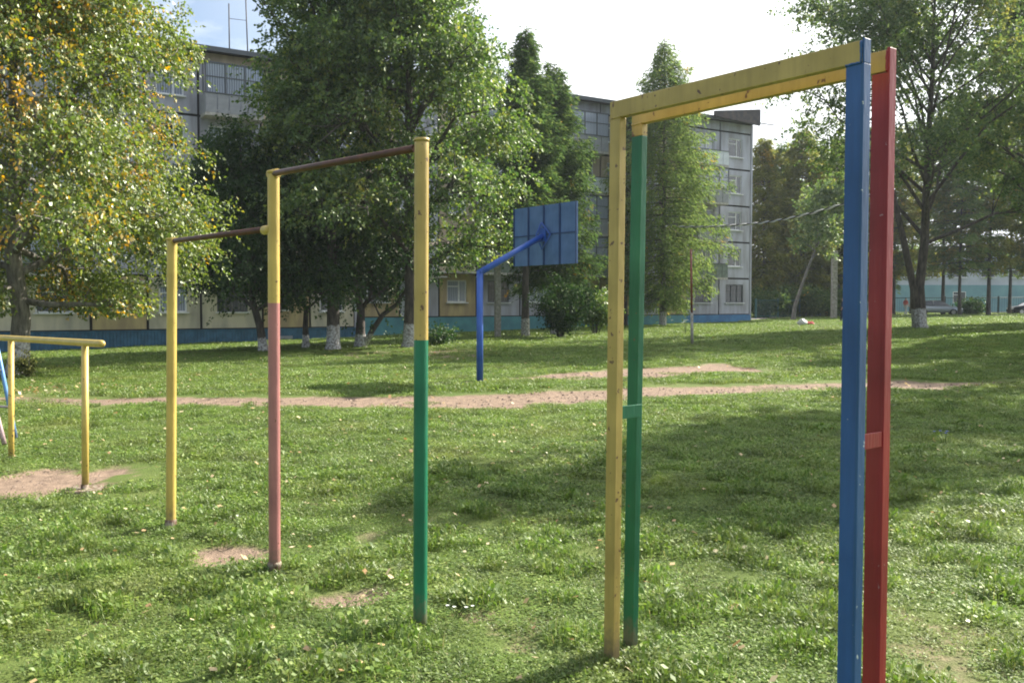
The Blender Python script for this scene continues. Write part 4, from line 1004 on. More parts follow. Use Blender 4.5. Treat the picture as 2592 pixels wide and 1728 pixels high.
def car(label, base, rz, paintm, name='parked_car'):
    root = empty(name, base, rz, label, 'car')
    # body: lofted cross sections along x
    prof = [(-2.05, 0.35, 0.80, 0.62), (-1.95, 0.28, 0.92, 0.78), (-1.2, 0.26, 0.96, 0.83), (0.0, 0.25, 0.95, 0.85), (1.0, 0.26, 0.92, 0.84), (1.85, 0.28, 0.80, 0.78), (2.1, 0.38, 0.62, 0.62)]
    mb = MB(); pts = []; 
    for x, z0, z1, w in prof:
        pts += [(x, -w * 0.92, z0), (x, -w, z0 + 0.15), (x, -w * 0.98, z1 - 0.12), (x, -w * 0.86, z1), (x, w * 0.86, z1), (x, w * 0.98, z1 - 0.12), (x, w, z0 + 0.15), (x, w * 0.92, z0)]
    fs = []
    for i in range(len(prof) - 1):
        for j in range(8): fs.append((i * 8 + j, (i + 1) * 8 + j, (i + 1) * 8 + (j + 1) % 8, i * 8 + (j + 1) % 8))
    fs.append(tuple(range(8))); fs.append(tuple(range((len(prof) - 1) * 8, len(prof) * 8))[::-1])
    mb.poly(pts, fs, smooth=True); mb.build('body', paintm, root)
    # cabin
    cab = [(-1.75, 0.93, 0.70, 0.0), (-1.25, 1.38, 0.58, 0), (0.15, 1.44, 0.58, 0), (1.05, 0.92, 0.70, 0)]
    pts = []
    for x, z, w, _ in cab: pts += [(x, -w, z), (x, w, z)]
    pts += [(-1.25, -0.74, 0.93), (-1.25, 0.74, 0.93), (0.15, -0.76, 0.93), (0.15, 0.76, 0.93)]
    MB().poly(pts, [(0, 1, 3, 2), (4, 5, 7, 6), (0, 2, 8), (1, 9, 3), (2, 4, 10, 8), (3, 9, 11, 5), (4, 6, 10), (5, 11, 7)]).build('windows', M['glass'], root)
    mb = MB(); mb.box(-1.27, 0.17, -0.585, 0.585, 1.40, 1.46)
    for sy in (-1, 1):
        for a_, b_ in (((-1.72, 0.71, 0.94), (-1.24, 0.595, 1.40)), ((1.02, 0.71, 0.93), (0.16, 0.595, 1.42)), ((-0.5, 0.76, 0.94), (-0.5, 0.60, 1.42))):
            mb.tube([(a_[0], sy * a_[1], a_[2]), (b_[0], sy * b_[1], b_[2])], 0.035, 5)
    mb.build('roof', paintm, root)
    for x in (-1.3, 1.3):
        for sy in (-1, 1):
            w = MB().tube([(0, -0.09, 0), (0, 0.09, 0)], 0.31, 20).build('wheel', M['tyre'], root, (x, sy * 0.76, 0.31))
            MB().tube([(0, -0.098, 0), (0, 0.098, 0)], 0.19, 14).build('rim', M['chrome'], w)
    for sy in (-1, 1):
        MB().box(2.0, 2.12, sy * 0.5 - 0.13, sy * 0.5 + 0.13, 0.55, 0.70).build('headlight', M['lamp'], root)
        MB().box(-2.1, -2.02, sy * 0.5 - 0.12, sy * 0.5 + 0.12, 0.62, 0.76).build('tail_light', M['taillamp'], root)
    MB().box(2.02, 2.16, -0.66, 0.66, 0.32, 0.5).build('bumper', paintm, root); MB().box(-2.14, -2.0, -0.66, 0.66, 0.34, 0.52).build('bumper', paintm, root)
    return root
p = gp(2140, 90); car('silver car parked before the far fence right of the forked poplar', (p.x - 0.1, 88.5, g1(p.x, 88.5)), R(-20), M['carsilver'])
p = gp(2356, 92); car('dark car at the far fence cut by the right edge', (p.x, 91.0, g1(p.x, 91)), R(175), M['cardark'])

# ------------------------------------------------------------------ people far off
def skin_obj(name, joints, edges, radii, m, parent, sub=2):
    me_ = bpy.data.meshes.new(name); me_.from_pydata(joints, edges, []); me_.update()
    o = link(name, me_, parent); me_.materials.append(m)
    md = o.modifiers.new('skin', 'SKIN'); md.use_smooth_shade = True
    if not me_.skin_vertices: 
        bpy.context.view_layer.update()
    for i, r_ in enumerate(radii): me_.skin_vertices[0].data[i].radius = (r_, r_)
    me_.skin_vertices[0].data[0].use_root = True
    s_ = o.modifiers.new('sub', 'SUBSURF'); s_.levels = sub; s_.render_levels = sub
    return o
def person(label, base, rz, top, bottom, stride=0.22):
    root = empty('person', base, rz, label, 'person')
    J = [(0, 0, 0.95), (0, 0, 1.2), (0, 0, 1.40), (0, 0.01, 1.50), (0, 0.02, 1.58), (0, 0.02, 1.68),
         (-0.18, 0, 1.40), (-0.24, -0.08, 1.14), (-0.23, 0.06, 0.90), (-0.23, 0.10, 0.82), (0.18, 0, 1.40), (0.24, 0.06, 1.14), (0.23, 0.18, 0.92), (0.23, 0.22, 0.85),
         (-0.10, 0, 0.88), (-0.11, stride * 0.6, 0.50), (-0.11, stride, 0.08), (-0.11, stride + 0.16, 0.03), (0.10, 0, 0.88), (0.11, -stride * 0.3, 0.50), (0.11, -stride, 0.10), (0.11, -stride + 0.14, 0.03)]
    E = [(0, 1), (1, 2), (2, 3), (3, 4), (4, 5), (2, 6), (6, 7), (7, 8), (8, 9), (2, 10), (10, 11), (11, 12), (12, 13), (0, 14), (14, 15), (15, 16), (16, 17), (0, 18), (18, 19), (19, 20), (20, 21)]
    Rr = [0.13, 0.12, 0.13, 0.055, 0.095, 0.09, 0.06, 0.042, 0.034, 0.04, 0.06, 0.042, 0.034, 0.04, 0.085, 0.06, 0.042, 0.04, 0.085, 0.06, 0.042, 0.04]
    skin_obj('body', J, E, Rr, M['skin'], root)
    skin_obj('shirt', [J[0], J[1], J[2], J[6], J[7], J[10], J[11]], [(0, 1), (1, 2), (2, 3), (3, 4), (2, 5), (5, 6)], [0.155, 0.145, 0.15, 0.085, 0.062, 0.085, 0.062], top, root)
    skin_obj('trousers', [J[0], J[14], J[15], J[16], J[18], J[19], J[20]], [(0, 1), (1, 2), (2, 3), (0, 4), (4, 5), (5, 6)], [0.15, 0.105, 0.08, 0.06, 0.105, 0.08, 0.06], bottom, root)
    skin_obj('hair', [(0, 0.0, 1.62), (0, -0.02, 1.70)], [(0, 1)], [0.105, 0.09], M['hair'], root)
    return root
p = px(2080, 724, 88); person('distant walker in coral top left of the forked poplar', (p.x, 88, g1(p.x, 88)), R(-75), M['redcloth'], M['greycloth'])
p = px(1936, 750, 64); person('person in navy clothes half hidden behind the blue post', (p.x, 64, g1(p.x, 64)), R(60), M['navy'], M['navy'], 0.12)

# ------------------------------------------------------------------ play and sports equipment
def P(u, v, Y): q = px(u, v, Y); return np.array((q.x, q.y, q.z))
# pull-up bars: three posts in a row, two bars
b1, b2, b3 = P(965, 1405, 4.58), P(631, 1325, 5.58), P(392.5, 1212, 6.6)
t1, t2, t3 = P(968.5, 320, 4.58), P(628, 394, 5.58), P(395, 548, 6.6)
root = empty('pull_up_bars', tuple(b2), 0, 'stepped pull-up bars on three posts painted yellow, pink and green', 'pull-up bar')
def rel(p): return tuple(np.asarray(p) - b2)
def lerp(a, b, t): return np.asarray(a) + (np.asarray(b) - np.asarray(a)) * t
def post(bt, tp, split, mats, rad, label, foot=0.15):
    """split: photo row where the lower colour starts"""
    mb = MB(); h = tp[2] - bt[2]
    zs = [-foot / h, 0.0]
    if split is not None:
        zs += [split - 0.001, split + 0.001]
    zs += [0.5 if (split is None or abs(split - 0.5) > 0.02) else 0.45, 0.97, 0.992, 1.0]
    zs = sorted(zs); ps = [rel(lerp(bt, tp, z)) for z in zs]
    rs = [rad] * (len(zs) - 2) + [rad * 1.0, rad * 0.86]
    mi = [0 if (split is None or (zs[i] + zs[i + 1]) / 2 > split) else 1 for i in range(len(zs) - 1)]
    mb.tube(ps, rs, 20, mi=mi)
    o = mb.build('post', mats, root); 
    if label: o['label'] = label
    return o
hfrac = lambda v, vt, vb: (vb - v) / (vb - vt)
post(b1, t1, hfrac(776, 320, 1405), [M['yellow2'], M['green']], 0.036, 'yellow post with green lower half')
post(b2, t2, hfrac(693, 394, 1325), [M['yellow'], M['pink']], 0.0355, 'yellow post with faded pink lower part')
post(b3, t3, None, [M['yellow']], 0.035, 'short all-yellow post')
MB().tube([rel(b2 + np.array([0, 0, -0.1])), rel(b2 + np.array([0, 0, 0.07])), rel(b2 + np.array([0, 0, 0.085])), rel(b2 + np.array([0, 0, 0.10]))], [0.040, 0.040, 0.044, 0.038], 16).build('foot_sleeve', M['rust'], root)
MB().tube([rel(b3 + np.array([0, 0, -0.1])), rel(b3 + np.array([0, 0, 0.06])), rel(b3 + np.array([0, 0, 0.065]))], [0.041, 0.041, 0.036], 16).build('foot_sleeve', M['rust'], root)
MB().tube([rel(P(630, 399, 5.56)), rel(P(634, 398, 5.54)), rel(P(952, 341, 4.60))], 0.0185, 14).build('bar', M['bar'], root)
MB().tube([rel(P(398, 554, 6.58)), rel(P(403, 553, 6.56)), rel(P(616, 526, 5.60))], 0.0185, 14).build('bar', M['bar'], root)
for c_, a_ in ((P(629, 399, 5.58), 0.028), (P(615, 528, 5.60), 0.028), (P(396, 554, 6.6), 0.028)):
    d = unit((b1 - b3)[None])[0] * np.array([1, 1, 0])
    MB().tube([rel(c_ - d * 0.045), rel(c_ + d * 0.045)], a_, 12).build('bar_socket', M['yellow'], root)
for t_, mk, r_ in ((t3, 'yellow', 0.043), (t1, 'yellow2', 0.039), (t2, 'yellow', 0.039)):
    MB().tube([rel(t_ - np.array([0, 0, 0.012])), rel(t_ + np.array([0, 0, 0.004]))], r_, 18).build('cap', M[mk], root)

# low yellow rail at left
c1, c2 = P(195, 1125, 7.9), P(25, 1055, 9.5)
k1, k2 = P(195, 787, 7.9), P(25, 777, 9.5)
b2s = b2.copy(); b2 = c1.copy()
root = empty('low_bar', tuple(c1), 0, 'waist-high yellow rail on two posts at the left edge', 'exercise bar')
dr = unit((k1 - k2)[None])[0]
ends = [k2 - dr * 1.1, k2, k1, k1 + dr * 0.40, k1 + dr * 0.425, k1 + dr * 0.435]
MB().tube([rel(e) for e in ends], [0.031, 0.031, 0.031, 0.031, 0.024, 0.008], 16).build('rail', M['yellow'], root)
MB().tube([rel(c1 - np.array([0, 0, 0.2])), rel(k1 - np.array([0, 0, 0.02]))], 0.029, 16).build('post', M['yellow'], root)
MB().tube([rel(c2 - np.array([0, 0, 0.2])), rel(k2 - np.array([0, 0, 0.02]))], 0.029, 16).build('post', paint('worn_yellow_paint', (0.72, 0.50, 0.12), chip=(0.10, 0.07, 0.06), chips=0.60), root)
MB().tube([rel(c1 - np.array([0, 0, 0.16])), rel(c1 + np.array([0, 0, 0.05]))], [0.034, 0.034], 14).build('foot', M['rust'], root)
mb = MB(); rgq = np.random.default_rng(5)
pts = [(math.cos(a) * 0.17 * rgq.uniform(0.8, 1.2), math.sin(a) * 0.15 * rgq.uniform(0.8, 1.2)) for a in np.linspace(0, 6.28, 11)[:-1]]
mb.poly([(x, y, 0.0) for x, y in pts] + [(x * 1.05, y * 1.05, -0.06) for x, y in pts], [tuple(range(10))] + [(i, i + 10, (i + 1) % 10 + 10, (i + 1) % 10) for i in range(10)])
mb.build('footing', M['rust'], root, (-0.02, 0, 0.015))

# climbing ladder at the left edge
b2 = P(40, 1006, 10.9)
root = empty('climbing_ladder', tuple(b2), 0, 'slanted blue and pale pink climbing ladder cut by the left edge', 'climbing frame')
MB().tube([rel(P(40, 1006, 10.9) - np.array([0, 0, 0.1])), rel(P(0, 828, 11.2)), rel(P(-22, 728, 11.4))], 0.024, 12).build('leg', M['lightblue'], root)
MB().tube([rel(P(10, 1000, 10.3) - np.array([0, 0, 0.1])), rel(P(-20, 905, 10.5)), rel(P(-75, 735, 10.9))], 0.026, 12).build('leg', M['lightpink'], root)
for a_ in (0.25, 0.55, 0.85):
    q0 = lerp(P(40, 1006, 10.9), P(-22, 728, 11.4), a_); q1 = lerp(P(10, 1000, 10.3), P(-75, 735, 10.9), a_) + np.array([-0.25, 0, 0])
    MB().tube([rel(q0), rel(q1)], 0.017, 10).build('rung', M['wire_dark'], root)

# double portal frame at right
f_y, f_b = P(1405, 1505, 4.12), P(1967, 1573 + 170, 3.18)
top = 2.52
A = np.array([f_y[0] + 0.004, f_y[1]]); B = np.array([P(1967, 95, 3.18)[0], 3.18])
dirf = (B - A) / np.linalg.norm(B - A); Lf = np.linalg.norm(B - A)
azf = math.atan2(dirf[1], dirf[0])
nrm = np.array([-dirf[1], dirf[0]])     # away from the camera
if nrm[1] < 0: nrm = -nrm
gz = g1(*A)
ztop = px(1405, 232, 4.12).z - gz
root = empty('portal_frame', (A[0], A[1], gz), azf, 'tall double gate frame of flat steel, yellow, green, blue and red posts', 'climbing frame')
# local: x along the frame from the yellow post to the blue one, y away from the camera side
sgn = 1 if (np.dot(nrm, np.array([-math.sin(azf), math.cos(azf)])) > 0) else -1
W_, T_ = 0.066, 0.036; bh = 0.076
zt2 = px(1967, 95, 3.18).z - gz
ztb = (ztop + zt2) / 2
def obox(mb, x0, x1, y0, y1, z0, z1, shx=0.0, mi=0, zt=0.0):
    """box whose foot is shifted by shx along x; zt raises the right end"""
    b = len(mb.v)
    for z, s in ((z0, shx), (z1, 0)):
        for x, y in ((x0, y0), (x1, y0), (x1, y1), (x0, y1)):
            mb.v.append((x + s, sgn * y, z + (zt if x > (x0 + x1) / 2 else 0)))
    for q in ((0, 3, 2, 1), (4, 5, 6, 7), (0, 1, 5, 4), (1, 2, 6, 5), (2, 3, 7, 6), (3, 0, 4, 7)):
        mb.f.append([b + i for i in q]); mb.m.append(mi); mb.sm.append(False)
def add_frame_part(name, specs, m, label=None):
    mb = MB()
    for s in specs: obox(mb, *s[:6], **(s[6] if len(s) > 6 else {}))
    o = mb.build(name, m, root, bevel=0.0022)
    if label: o['label'] = label
    return o
XB = Lf + W_ / 2
# front frame: flat bar face plus a rear flange at one edge (angle steel)
add_frame_part('post', [(-W_ / 2, W_ / 2 - 0.007, 0, T_, -0.3, ztop - bh - 0.001, dict(shx=-0.03)), (W_ / 2 - 0.0065, W_ / 2, -0.002, T_ + .002, -0.3, ztop - bh - 0.001, dict(shx=-0.03))], M['yellow2'], 'yellow front post')
add_frame_part('beam', [(-W_ / 2, XB - 0.0085, 0, T_, ztop - bh, ztop, dict(zt=zt2 - ztop))], M['yellow2'], 'front yellow beam')
add_frame_part('post', [(XB - 0.072, XB - 0.013, 0.0, T_, -0.3, zt2 - bh - 0.003)], M['blue'], 'blue front post')
add_frame_part('post_flange', [(XB - 0.0125, XB - 0.0005, -0.004, T_ + 0.004, -0.3, zt2 - bh - 0.003), (XB - 0.008, XB - 0.0005, -0.003, T_ + 0.003, zt2 - bh - 0.002, zt2 + 0.006)], M['blue_edge'])
# rear frame
g2 = 0.20
gtop = np.array(px(1467, 262, 4.27)); gl_ = np.array([gtop[0] - A[0], gtop[1] - A[1]]); gx0 = float(np.dot(gl_, dirf))
gbot = np.array(px(1437, 1492, 4.27)); gl2 = np.array([gbot[0] - A[0], gbot[1] - A[1]]); gx1 = float(np.dot(gl2, dirf))
rt = np.array(px(2022, 118, 3.29)); rx0 = float(np.dot(np.array([rt[0] - A[0], rt[1] - A[1]]), dirf)); ry0 = abs(float(np.dot(np.array([rt[0] - A[0], rt[1] - A[1]]), nrm)))
gy0 = abs(float(np.dot(gl_, nrm)))
print('rear offsets', gx0, gx1, gy0, rx0, ry0, ztop, zt2)
yr = (gy0 + ry0) / 2
add_frame_part('post', [(gx0 - W_ / 2, gx0 + W_ / 2, yr, yr + T_, -0.3, ztop - bh - 0.055, dict(shx=(gx1 - gx0) * 1.62))], M['green2'], 'green rear post')
add_frame_part('post_top', [(gx0 - W_ / 2, gx0 + W_ / 2, yr, yr + T_, ztop - bh - 0.054, ztop - bh - 0.001)], M['yellow2'])
add_frame_part('beam', [(gx0 - W_ / 2, rx0 + W_ / 2 - 0.0085, yr, yr + T_, ztop - bh, ztop, dict(zt=(zt2 - ztop) * 0.9))], M['yellow2'], 'rear yellow beam')
zr = zt2 - bh + (ztop - zt2) * 0.1 - 0.004
add_frame_part('post', [(rx0 + W_ / 2 - 0.072, rx0 + W_ / 2 - 0.013, yr, yr + T_, -0.3, zr)], M['red'], 'red rear post')
add_frame_part('post_flange', [(rx0 + W_ / 2 - 0.0125, rx0 + W_ / 2 - 0.0005, yr - .004, yr + T_ + .004, -0.3, zr + bh + 0.01)], M['red'])
# lumpy weld beads where beam and posts meet
def bead(p0, p1, m_):
    rgb = np.random.default_rng(int(abs(p0[0]) * 1000) + 3); k = 9
    p0 = np.array(p0); p1 = np.array(p1); ps = [tuple(p0 + (p1 - p0) * i / (k - 1) + rgb.normal(size=3) * 0.0006) for i in range(k)]
    MB().tube([(p_[0], sgn * p_[1], p_[2]) for p_ in ps], [0.0045 * rgb.uniform(0.6, 1.3) for _ in range(k)], 7).build('weld_bead', m_, root)
bead((-W_ / 2 + 0.004, -0.001, ztop - bh), (W_ / 2, -0.001, ztop - bh), M['yellow2'])
bead((XB - 0.072, -0.001, zt2 - bh - 0.001), (XB - 0.013, -0.001, zt2 - bh - 0.001), M['blue'])
bead((XB - 0.012, -0.004, zt2 - bh - 0.004), (XB - 0.012, -0.004, zt2 - 0.003), M['blue_edge'])
bead((gx0 - W_ / 2 + .004, yr - .001, ztop - bh), (gx0 + W_ / 2, yr - .001, ztop - bh), M['yellow2'])
bead((rx0 + W_ / 2 - 0.012, yr - .004, zr), (rx0 + W_ / 2 - 0.012, yr - .004, zr + bh), M['red'])
# spacers between the two frames
zs1 = px(1450, 944, 4.2).z - gz
add_frame_part('spacer_bracket', [(W_ / 2 - 0.034, W_ / 2 - 0.028, T_ + 0.003, yr - 0.002, zs1 - 0.03, zs1 + 0.030)], M['green2'])
zs2 = px(2000, 1010, 3.25).z - gz
add_frame_part('spacer_bracket', [(XB - 0.020, XB - 0.014, T_ + 0.006, yr - 0.006, zs2 - 0.028, zs2 + 0.028)], M['red'])

# basketball stand
b2 = P(1102, 878, 18.0)
root = empty('basketball_stand', tuple(b2), 0, 'blue basketball stand seen from behind, board facing away', 'basketball hoop')
pt_ = P(1102, 622, 18.0)
bc = P(1250, 540, 19.04)
MB().tube([rel(b2 - np.array([0, 0, 0.2])), rel(pt_)], 0.066, 18).build('pole', M['hoopblue'], root)
adir = unit((bc - pt_)[None])[0]
MB().tube([rel(pt_ - adir * 0.03 - np.array([0, 0, 0.035])), rel(bc - adir * 0.06)], [0.066, 0.060], 16).build('arm', M['hoopblue'], root)
wv_ = np.array([0.61, -0.79, 0]); wv_ /= np.linalg.norm(wv_); nv = np.array([0.79, 0.61, 0])
# solve board half width / height from the photo's corners
TL, TR, BR, BL = (1184, 487), (1320, 462), (1316, 602), (1181, 615)
hw = 1.02
cz_t, cz_b = bc[2] + 0.62, bc[2] - 0.60
ctr = np.array([bc[0], bc[1], 0])
board_root = empty('backboard', rel((ctr[0], ctr[1], bc[2])), math.atan2(wv_[1], wv_[0])); board_root.parent = root
fb = MB(); H2 = 0.62
fb.box(-hw, hw, 0.0, 0.03, -H2, H2)
board_root_me = fb.build('board', M['board'], board_root)
np_ = 4; wp = 2 * hw / np_
for i in range(np_ + 1):
    xx = -hw + i * wp; mbq = MB().box(max(-hw, xx - 0.016), min(hw, xx + 0.016), -0.028, -0.001, -H2, H2); mbq.build('rib', M['groove'], board_root)
MB().box(-hw, hw, -0.020, -0.001, 0.0, 0.022).build('rib', M['groove'], board_root)
# diamond gusset at the arm's end
MB().tube([(-0.02, -0.06, 0.26), (0.24, -0.04, 0.0), (0.0, -0.06, -0.30), (-0.12, -0.12, 0.0), (-0.02, -0.06, 0.26)], 0.018, 6).build('gusset', M['hoopblue'], board_root)
MB().box(-0.12, 0.10, -0.05, -0.029, -0.14, 0.14).build('mounting_plate', M['hoopblue'], board_root)

# thin red post in the lawn, with a greyed foot
b2 = P(1590, 793, 34)
root = empty('thin_post', tuple(b2), 0, 'thin red post with bare grey foot before the lone larch', 'post')
t_ = P(1587, 572, 34)
MB().tube([rel(b2 - np.array([0, 0, 0.2])), rel(lerp(b2, t_, 0.34))], 0.055, 10).build('foot', M['stone'], root)
MB().tube([rel(lerp(b2, t_, 0.341)), rel(t_)], 0.040, 10).build('shaft', paint('brown_red_paint', (0.22, 0.045, 0.035)), root)
# twisted overhead cable
cp = [P(1555, 521, 58.0), P(1620, 521, 56), P(1690, 518, 54), P(1760, 511, 52), P(1830, 498, 50.5), P(1880, 486, 49.5), P(1960, 462, 48.5), P(2060, 425, 48.5)]
rootc = empty('overhead_cable', tuple(cp[0]), 0, 'thick twisted cable slung from the lone larch to the forked poplar', 'cable')
b2 = cp[0]
T = np.array(cp); S = np.linspace(0, len(cp) - 1, 420)
path = np.stack([np.interp(S, range(len(cp)), T[:, k]) for k in range(3)], 1)
ker = np.ones(41) / 41
for k in range(3): path[:, k] = np.convolve(np.pad(path[:, k], 20, mode='edge'), ker, mode='valid')
dd = unit(np.gradient(path, axis=0)); sdv = unit(np.cross(dd, np.array([0, 0, 1.0]))); upv = np.cross(sdv, dd)
ln = np.concatenate([[0], np.cumsum(np.linalg.norm(np.diff(path, axis=0), axis=1))])
for ph, mk in ((0, 'wire'), (math.pi, 'wire_dark')):
    w = ln / 0.85 * 2 * math.pi + ph
    q = path + 0.033 * (sdv * np.cos(w)[:, None] + upv * np.sin(w)[:, None])
    MB().tube([tuple(v_ - b2) for v_ in q], 0.046 if mk == 'wire' else 0.03, 5).build('strand', M[mk], rootc)

# white and red litter bag on the lawn
b0 = gpx(1852, 747)
rg = np.random.default_rng(8)
root = empty('plastic_bag', tuple(b0), 0, 'crumpled white and red plastic bag lying on the far lawn', 'bag')
def blob(c_, r_, sq, m_, nm):
    mb = MB(); k = 12; rings = 7; pts = []
    for i in range(rings):
        th = math.pi * (i + 0.5) / rings
        for j in range(k):
            a = 2 * math.pi * j / k; rr2 = r_ * rg.uniform(0.75, 1.2)
            pts.append((c_[0] + rr2 * math.sin(th) * math.cos(a), c_[1] + rr2 * math.sin(th) * math.sin(a), max(0, c_[2] + rr2 * sq * math.cos(th))))
    fs = [(i * k + j, i * k + (j + 1) % k, (i + 1) * k + (j + 1) % k, (i + 1) * k + j) for i in range(rings - 1) for j in range(k)] + [tuple(range(k))[::-1], tuple(range((rings - 1) * k, rings * k))]
    mb.poly(pts, fs); mb.build(nm, m_, root)
blob((-0.2, 0, 0.15), 0.34, 0.75, M['bag_white'], 'bag_body'); blob((0.2, -0.15, 0.1), 0.24, 0.6, M['bag_red'], 'printed_side'); blob((0.45, 0, 0.05), 0.15, 0.5, M['bag_white'], 'loose_end')

# wildflowers
def flower(label, base, stems, h, pet, pr, seed):
    rg = np.random.default_rng(seed); root = empty('wildflower', base, 0, label, 'flower')
    mb = MB(); heads = []
    for i in range(stems):
        t_ = np.array([rg.normal() * h * 0.35, rg.normal() * h * 0.2, h * rg.uniform(0.7, 1.0)]); mb.tube([(0, 0, -0.02), t_ * np.array([0.4, 0.4, 0.6]), t_], 0.0025 if h < 0.5 else 0.006, 4); heads.append(t_)
    mb.build('stem', M['grass'], root)
    for t_ in heads:
        mq = MB()
        for j in range(8):
            a = j * math.pi / 4; c0 = np.array([math.cos(a), math.sin(a), 0.3]); s0 = np.array([-math.sin(a), math.cos(a), 0])
            mq.poly([t_, t_ + c0 * pr * 0.6 + s0 * pr * 0.25, t_ + c0 * pr, t_ + c0 * pr * 0.6 - s0 * pr * 0.25], [(0, 1, 2, 3)])
        mq.build('petals', pet, root)
b0 = gpx(2170, 1030); flower('blue chicory flowers in the shaded grass right of the red post', tuple(b0), 4, 0.22, M['petal'], 0.02, 1)
b0 = gpx(1575, 768); flower('white flowering weed beside the thin red post', tuple(b0), 6, 0.75, M['wpetal'], 0.09, 2)
b0 = gpx(1050, 1420); flower('little pale clover heads right of the green post', tuple(b0), 4, 0.07, M['wpetal'], 0.012, 3)

# ------------------------------------------------------------------ grass: instanced tufts (stuff)
def blades(rg, n, Rr, hmin, hmax, wid, nb=0, lw=0.02):
    """tapered two-piece blades plus broad leaves; returns quads"""
    V4 = []; 
    r_ = Rr * rg.uniform(0, 1, n) ** 0.62; a = rg.uniform(0, 6.283, n)
    b = np.stack([r_ * np.cos(a), r_ * np.sin(a), np.full(n, -0.01)], 1)
    h = rg.uniform(hmin, hmax, n)[:, None]
    az = rg.uniform(0, 6.283, n); lean = rg.uniform(0.15, 1.1, n)[:, None]
    d = np.stack([np.cos(az), np.sin(az), np.zeros(n)], 1)
    s_ = np.stack([-np.sin(az), np.cos(az), np.zeros(n)], 1) * wid * rg.uniform(0.6, 1.3, (n, 1))
    up = np.array([0, 0, 1.0])
    m_ = b + d * h * lean * 0.35 + up * h * 0.6
    t_ = b + d * h * lean * 1.0 + up * h * (1.0 - 0.35 * lean)
    V4.append(np.stack([b - s_ / 2, b + s_ / 2, m_ + s_ * 0.42, m_ - s_ * 0.42], 1))
    V4.append(np.stack([m_ - s_ * 0.42, m_ + s_ * 0.42, t_ + s_ * 0.08, t_ - s_ * 0.08], 1))
    tint = np.tile(rg.beta(2, 2.4, n) * 0.9, 2)
    dry = rg.uniform(0, 1, n) < 0.06; tint[np.tile(dry, 2)] = 1.0
    if nb:
        r_ = Rr * rg.uniform(0, 1, nb) ** 0.62; a = rg.uniform(0, 6.283, nb)
        c = np.stack([r_ * np.cos(a), r_ * np.sin(a), rg.uniform(0.0, hmax * 0.55, nb)], 1)
        az = rg.uniform(0, 6.283, nb); el = rg.uniform(-0.1, 0.7, nb)
        d = np.stack([np.cos(az) * np.cos(el), np.sin(az) * np.cos(el), np.sin(el)], 1)
        s2 = unit(np.cross(d, up + rg.normal(size=(nb, 3)) * 0.35))
        L = lw * rg.uniform(0.7, 1.9, (nb, 1))
        V4.append(np.stack([c, c + d * L * 0.55 + s2 * L * 0.3, c + d * L, c + d * L * 0.55 - s2 * L * 0.3], 1))
        tint = np.concatenate([tint, rg.beta(2, 2, nb) * 0.85])
    return np.concatenate(V4), tint
tuft_col = bpy.data.collections.new('turf_tufts')
specs = [(520, 0.30, 0.022, 0.055, 0.0042, 260, 0.017), (420, 0.30, 0.018, 0.045, 0.004, 430, 0.018), (600, 0.30, 0.025, 0.075, 0.0045, 150, 0.020), (330, 0.30, 0.018, 0.04, 0.0042, 520, 0.014),
         (170, 0.20, 0.05, 0.11, 0.0055, 120, 0.030)]
for i, sp in enumerate(specs):
    rg = np.random.default_rng(200 + i); V4, ti = blades(rg, *sp)
    o = bpy.data.objects.new('tuft_%d' % i, quads_mesh('tuft', V4, ti, M['grass'])); tuft_col.objects.link(o)
pos = []; rot = []; scl = []; ind = []
rg = np.random.default_rng(99)
def zone(r0, r1, dens, hs, zs, probs, amax=0.74):
    area = amax * (r1 * r1 - r0 * r0)
    n = int(area * dens)
    r_ = np.sqrt(rg.uniform(r0 * r0, r1 * r1, n)); a = rg.uniform(-amax, amax, n)
    x = r_ * np.sin(a); y = r_ * np.cos(a)
    bb = bare(x, y)
    rd = 0.22 * hs
    for ox, oy in ((rd, 0), (-rd, 0), (0, rd), (0, -rd)): bb = np.maximum(bb, bare(x + ox, y + oy) * 0.9)
    keep = rg.uniform(0, 1, n) > np.clip(bb * 1.35, 0, 0.985)
    # do not grow through buildings
    x, y, bb = x[keep], y[keep], bb[keep]
    if r1 > 30:
        dmin = np.full(len(x), 9e9)
        for a_, b_ in zip(pw[:-1], pw[1:]):
            ab = np.array([b_.x - a_.x, b_.y - a_.y]); t_ = np.clip(((x - a_.x) * ab[0] + (y - a_.y) * ab[1]) / (ab @ ab), 0, 1)
            dmin = np.minimum(dmin, np.hypot(x - a_.x - t_ * ab[0], y - a_.y - t_ * ab[1]))
        kp = dmin > 1.0 + 0.28 * hs; x, y, bb = x[kp], y[kp], bb[kp]
    rx = (x - CORNER.x) * bd.x + (y - CORNER.y) * bd.y; ry = (x - CORNER.x) * bn.x + (y - CORNER.y) * bn.y
    ok = ~((rx < 0.5) & (ry < 1.0)); x, y, bb = x[ok], y[ok], bb[ok]; n = len(x)
    z = ground(x, y) + relief(x, y)
    lush = fbm(x * 0.6, y * 0.6, 44, 3)
    hgt = (0.55 + 1.1 * lush) * rg.uniform(0.7, 1.25, n) * (1 - 0.45 * bb)
    pos.append(np.stack([x, y, z], 1)); rot.append(rg.uniform(0, 6.283, n))
    s_ = hs * rg.uniform(0.8, 1.2, n)
    scl.append(np.stack([s_, s_, zs * hgt], 1)); ind.append(rg.choice(len(specs), n, p=probs))
zone(1.6, 7.5, 25, 0.9, 0.56, [.28, .30, .15, .25, .02], amax=0.80)
zone(7.5, 16, 14, 1.15, 0.85, [.28, .24, .26, .18, .04])
zone(16, 36, 7, 1.5, 1.35, [.3, .2, .33, .16, .01])
zone(36, 75, 1.5, 3.6, 1.9, [.3, .2, .35, .15, .0], amax=0.66)
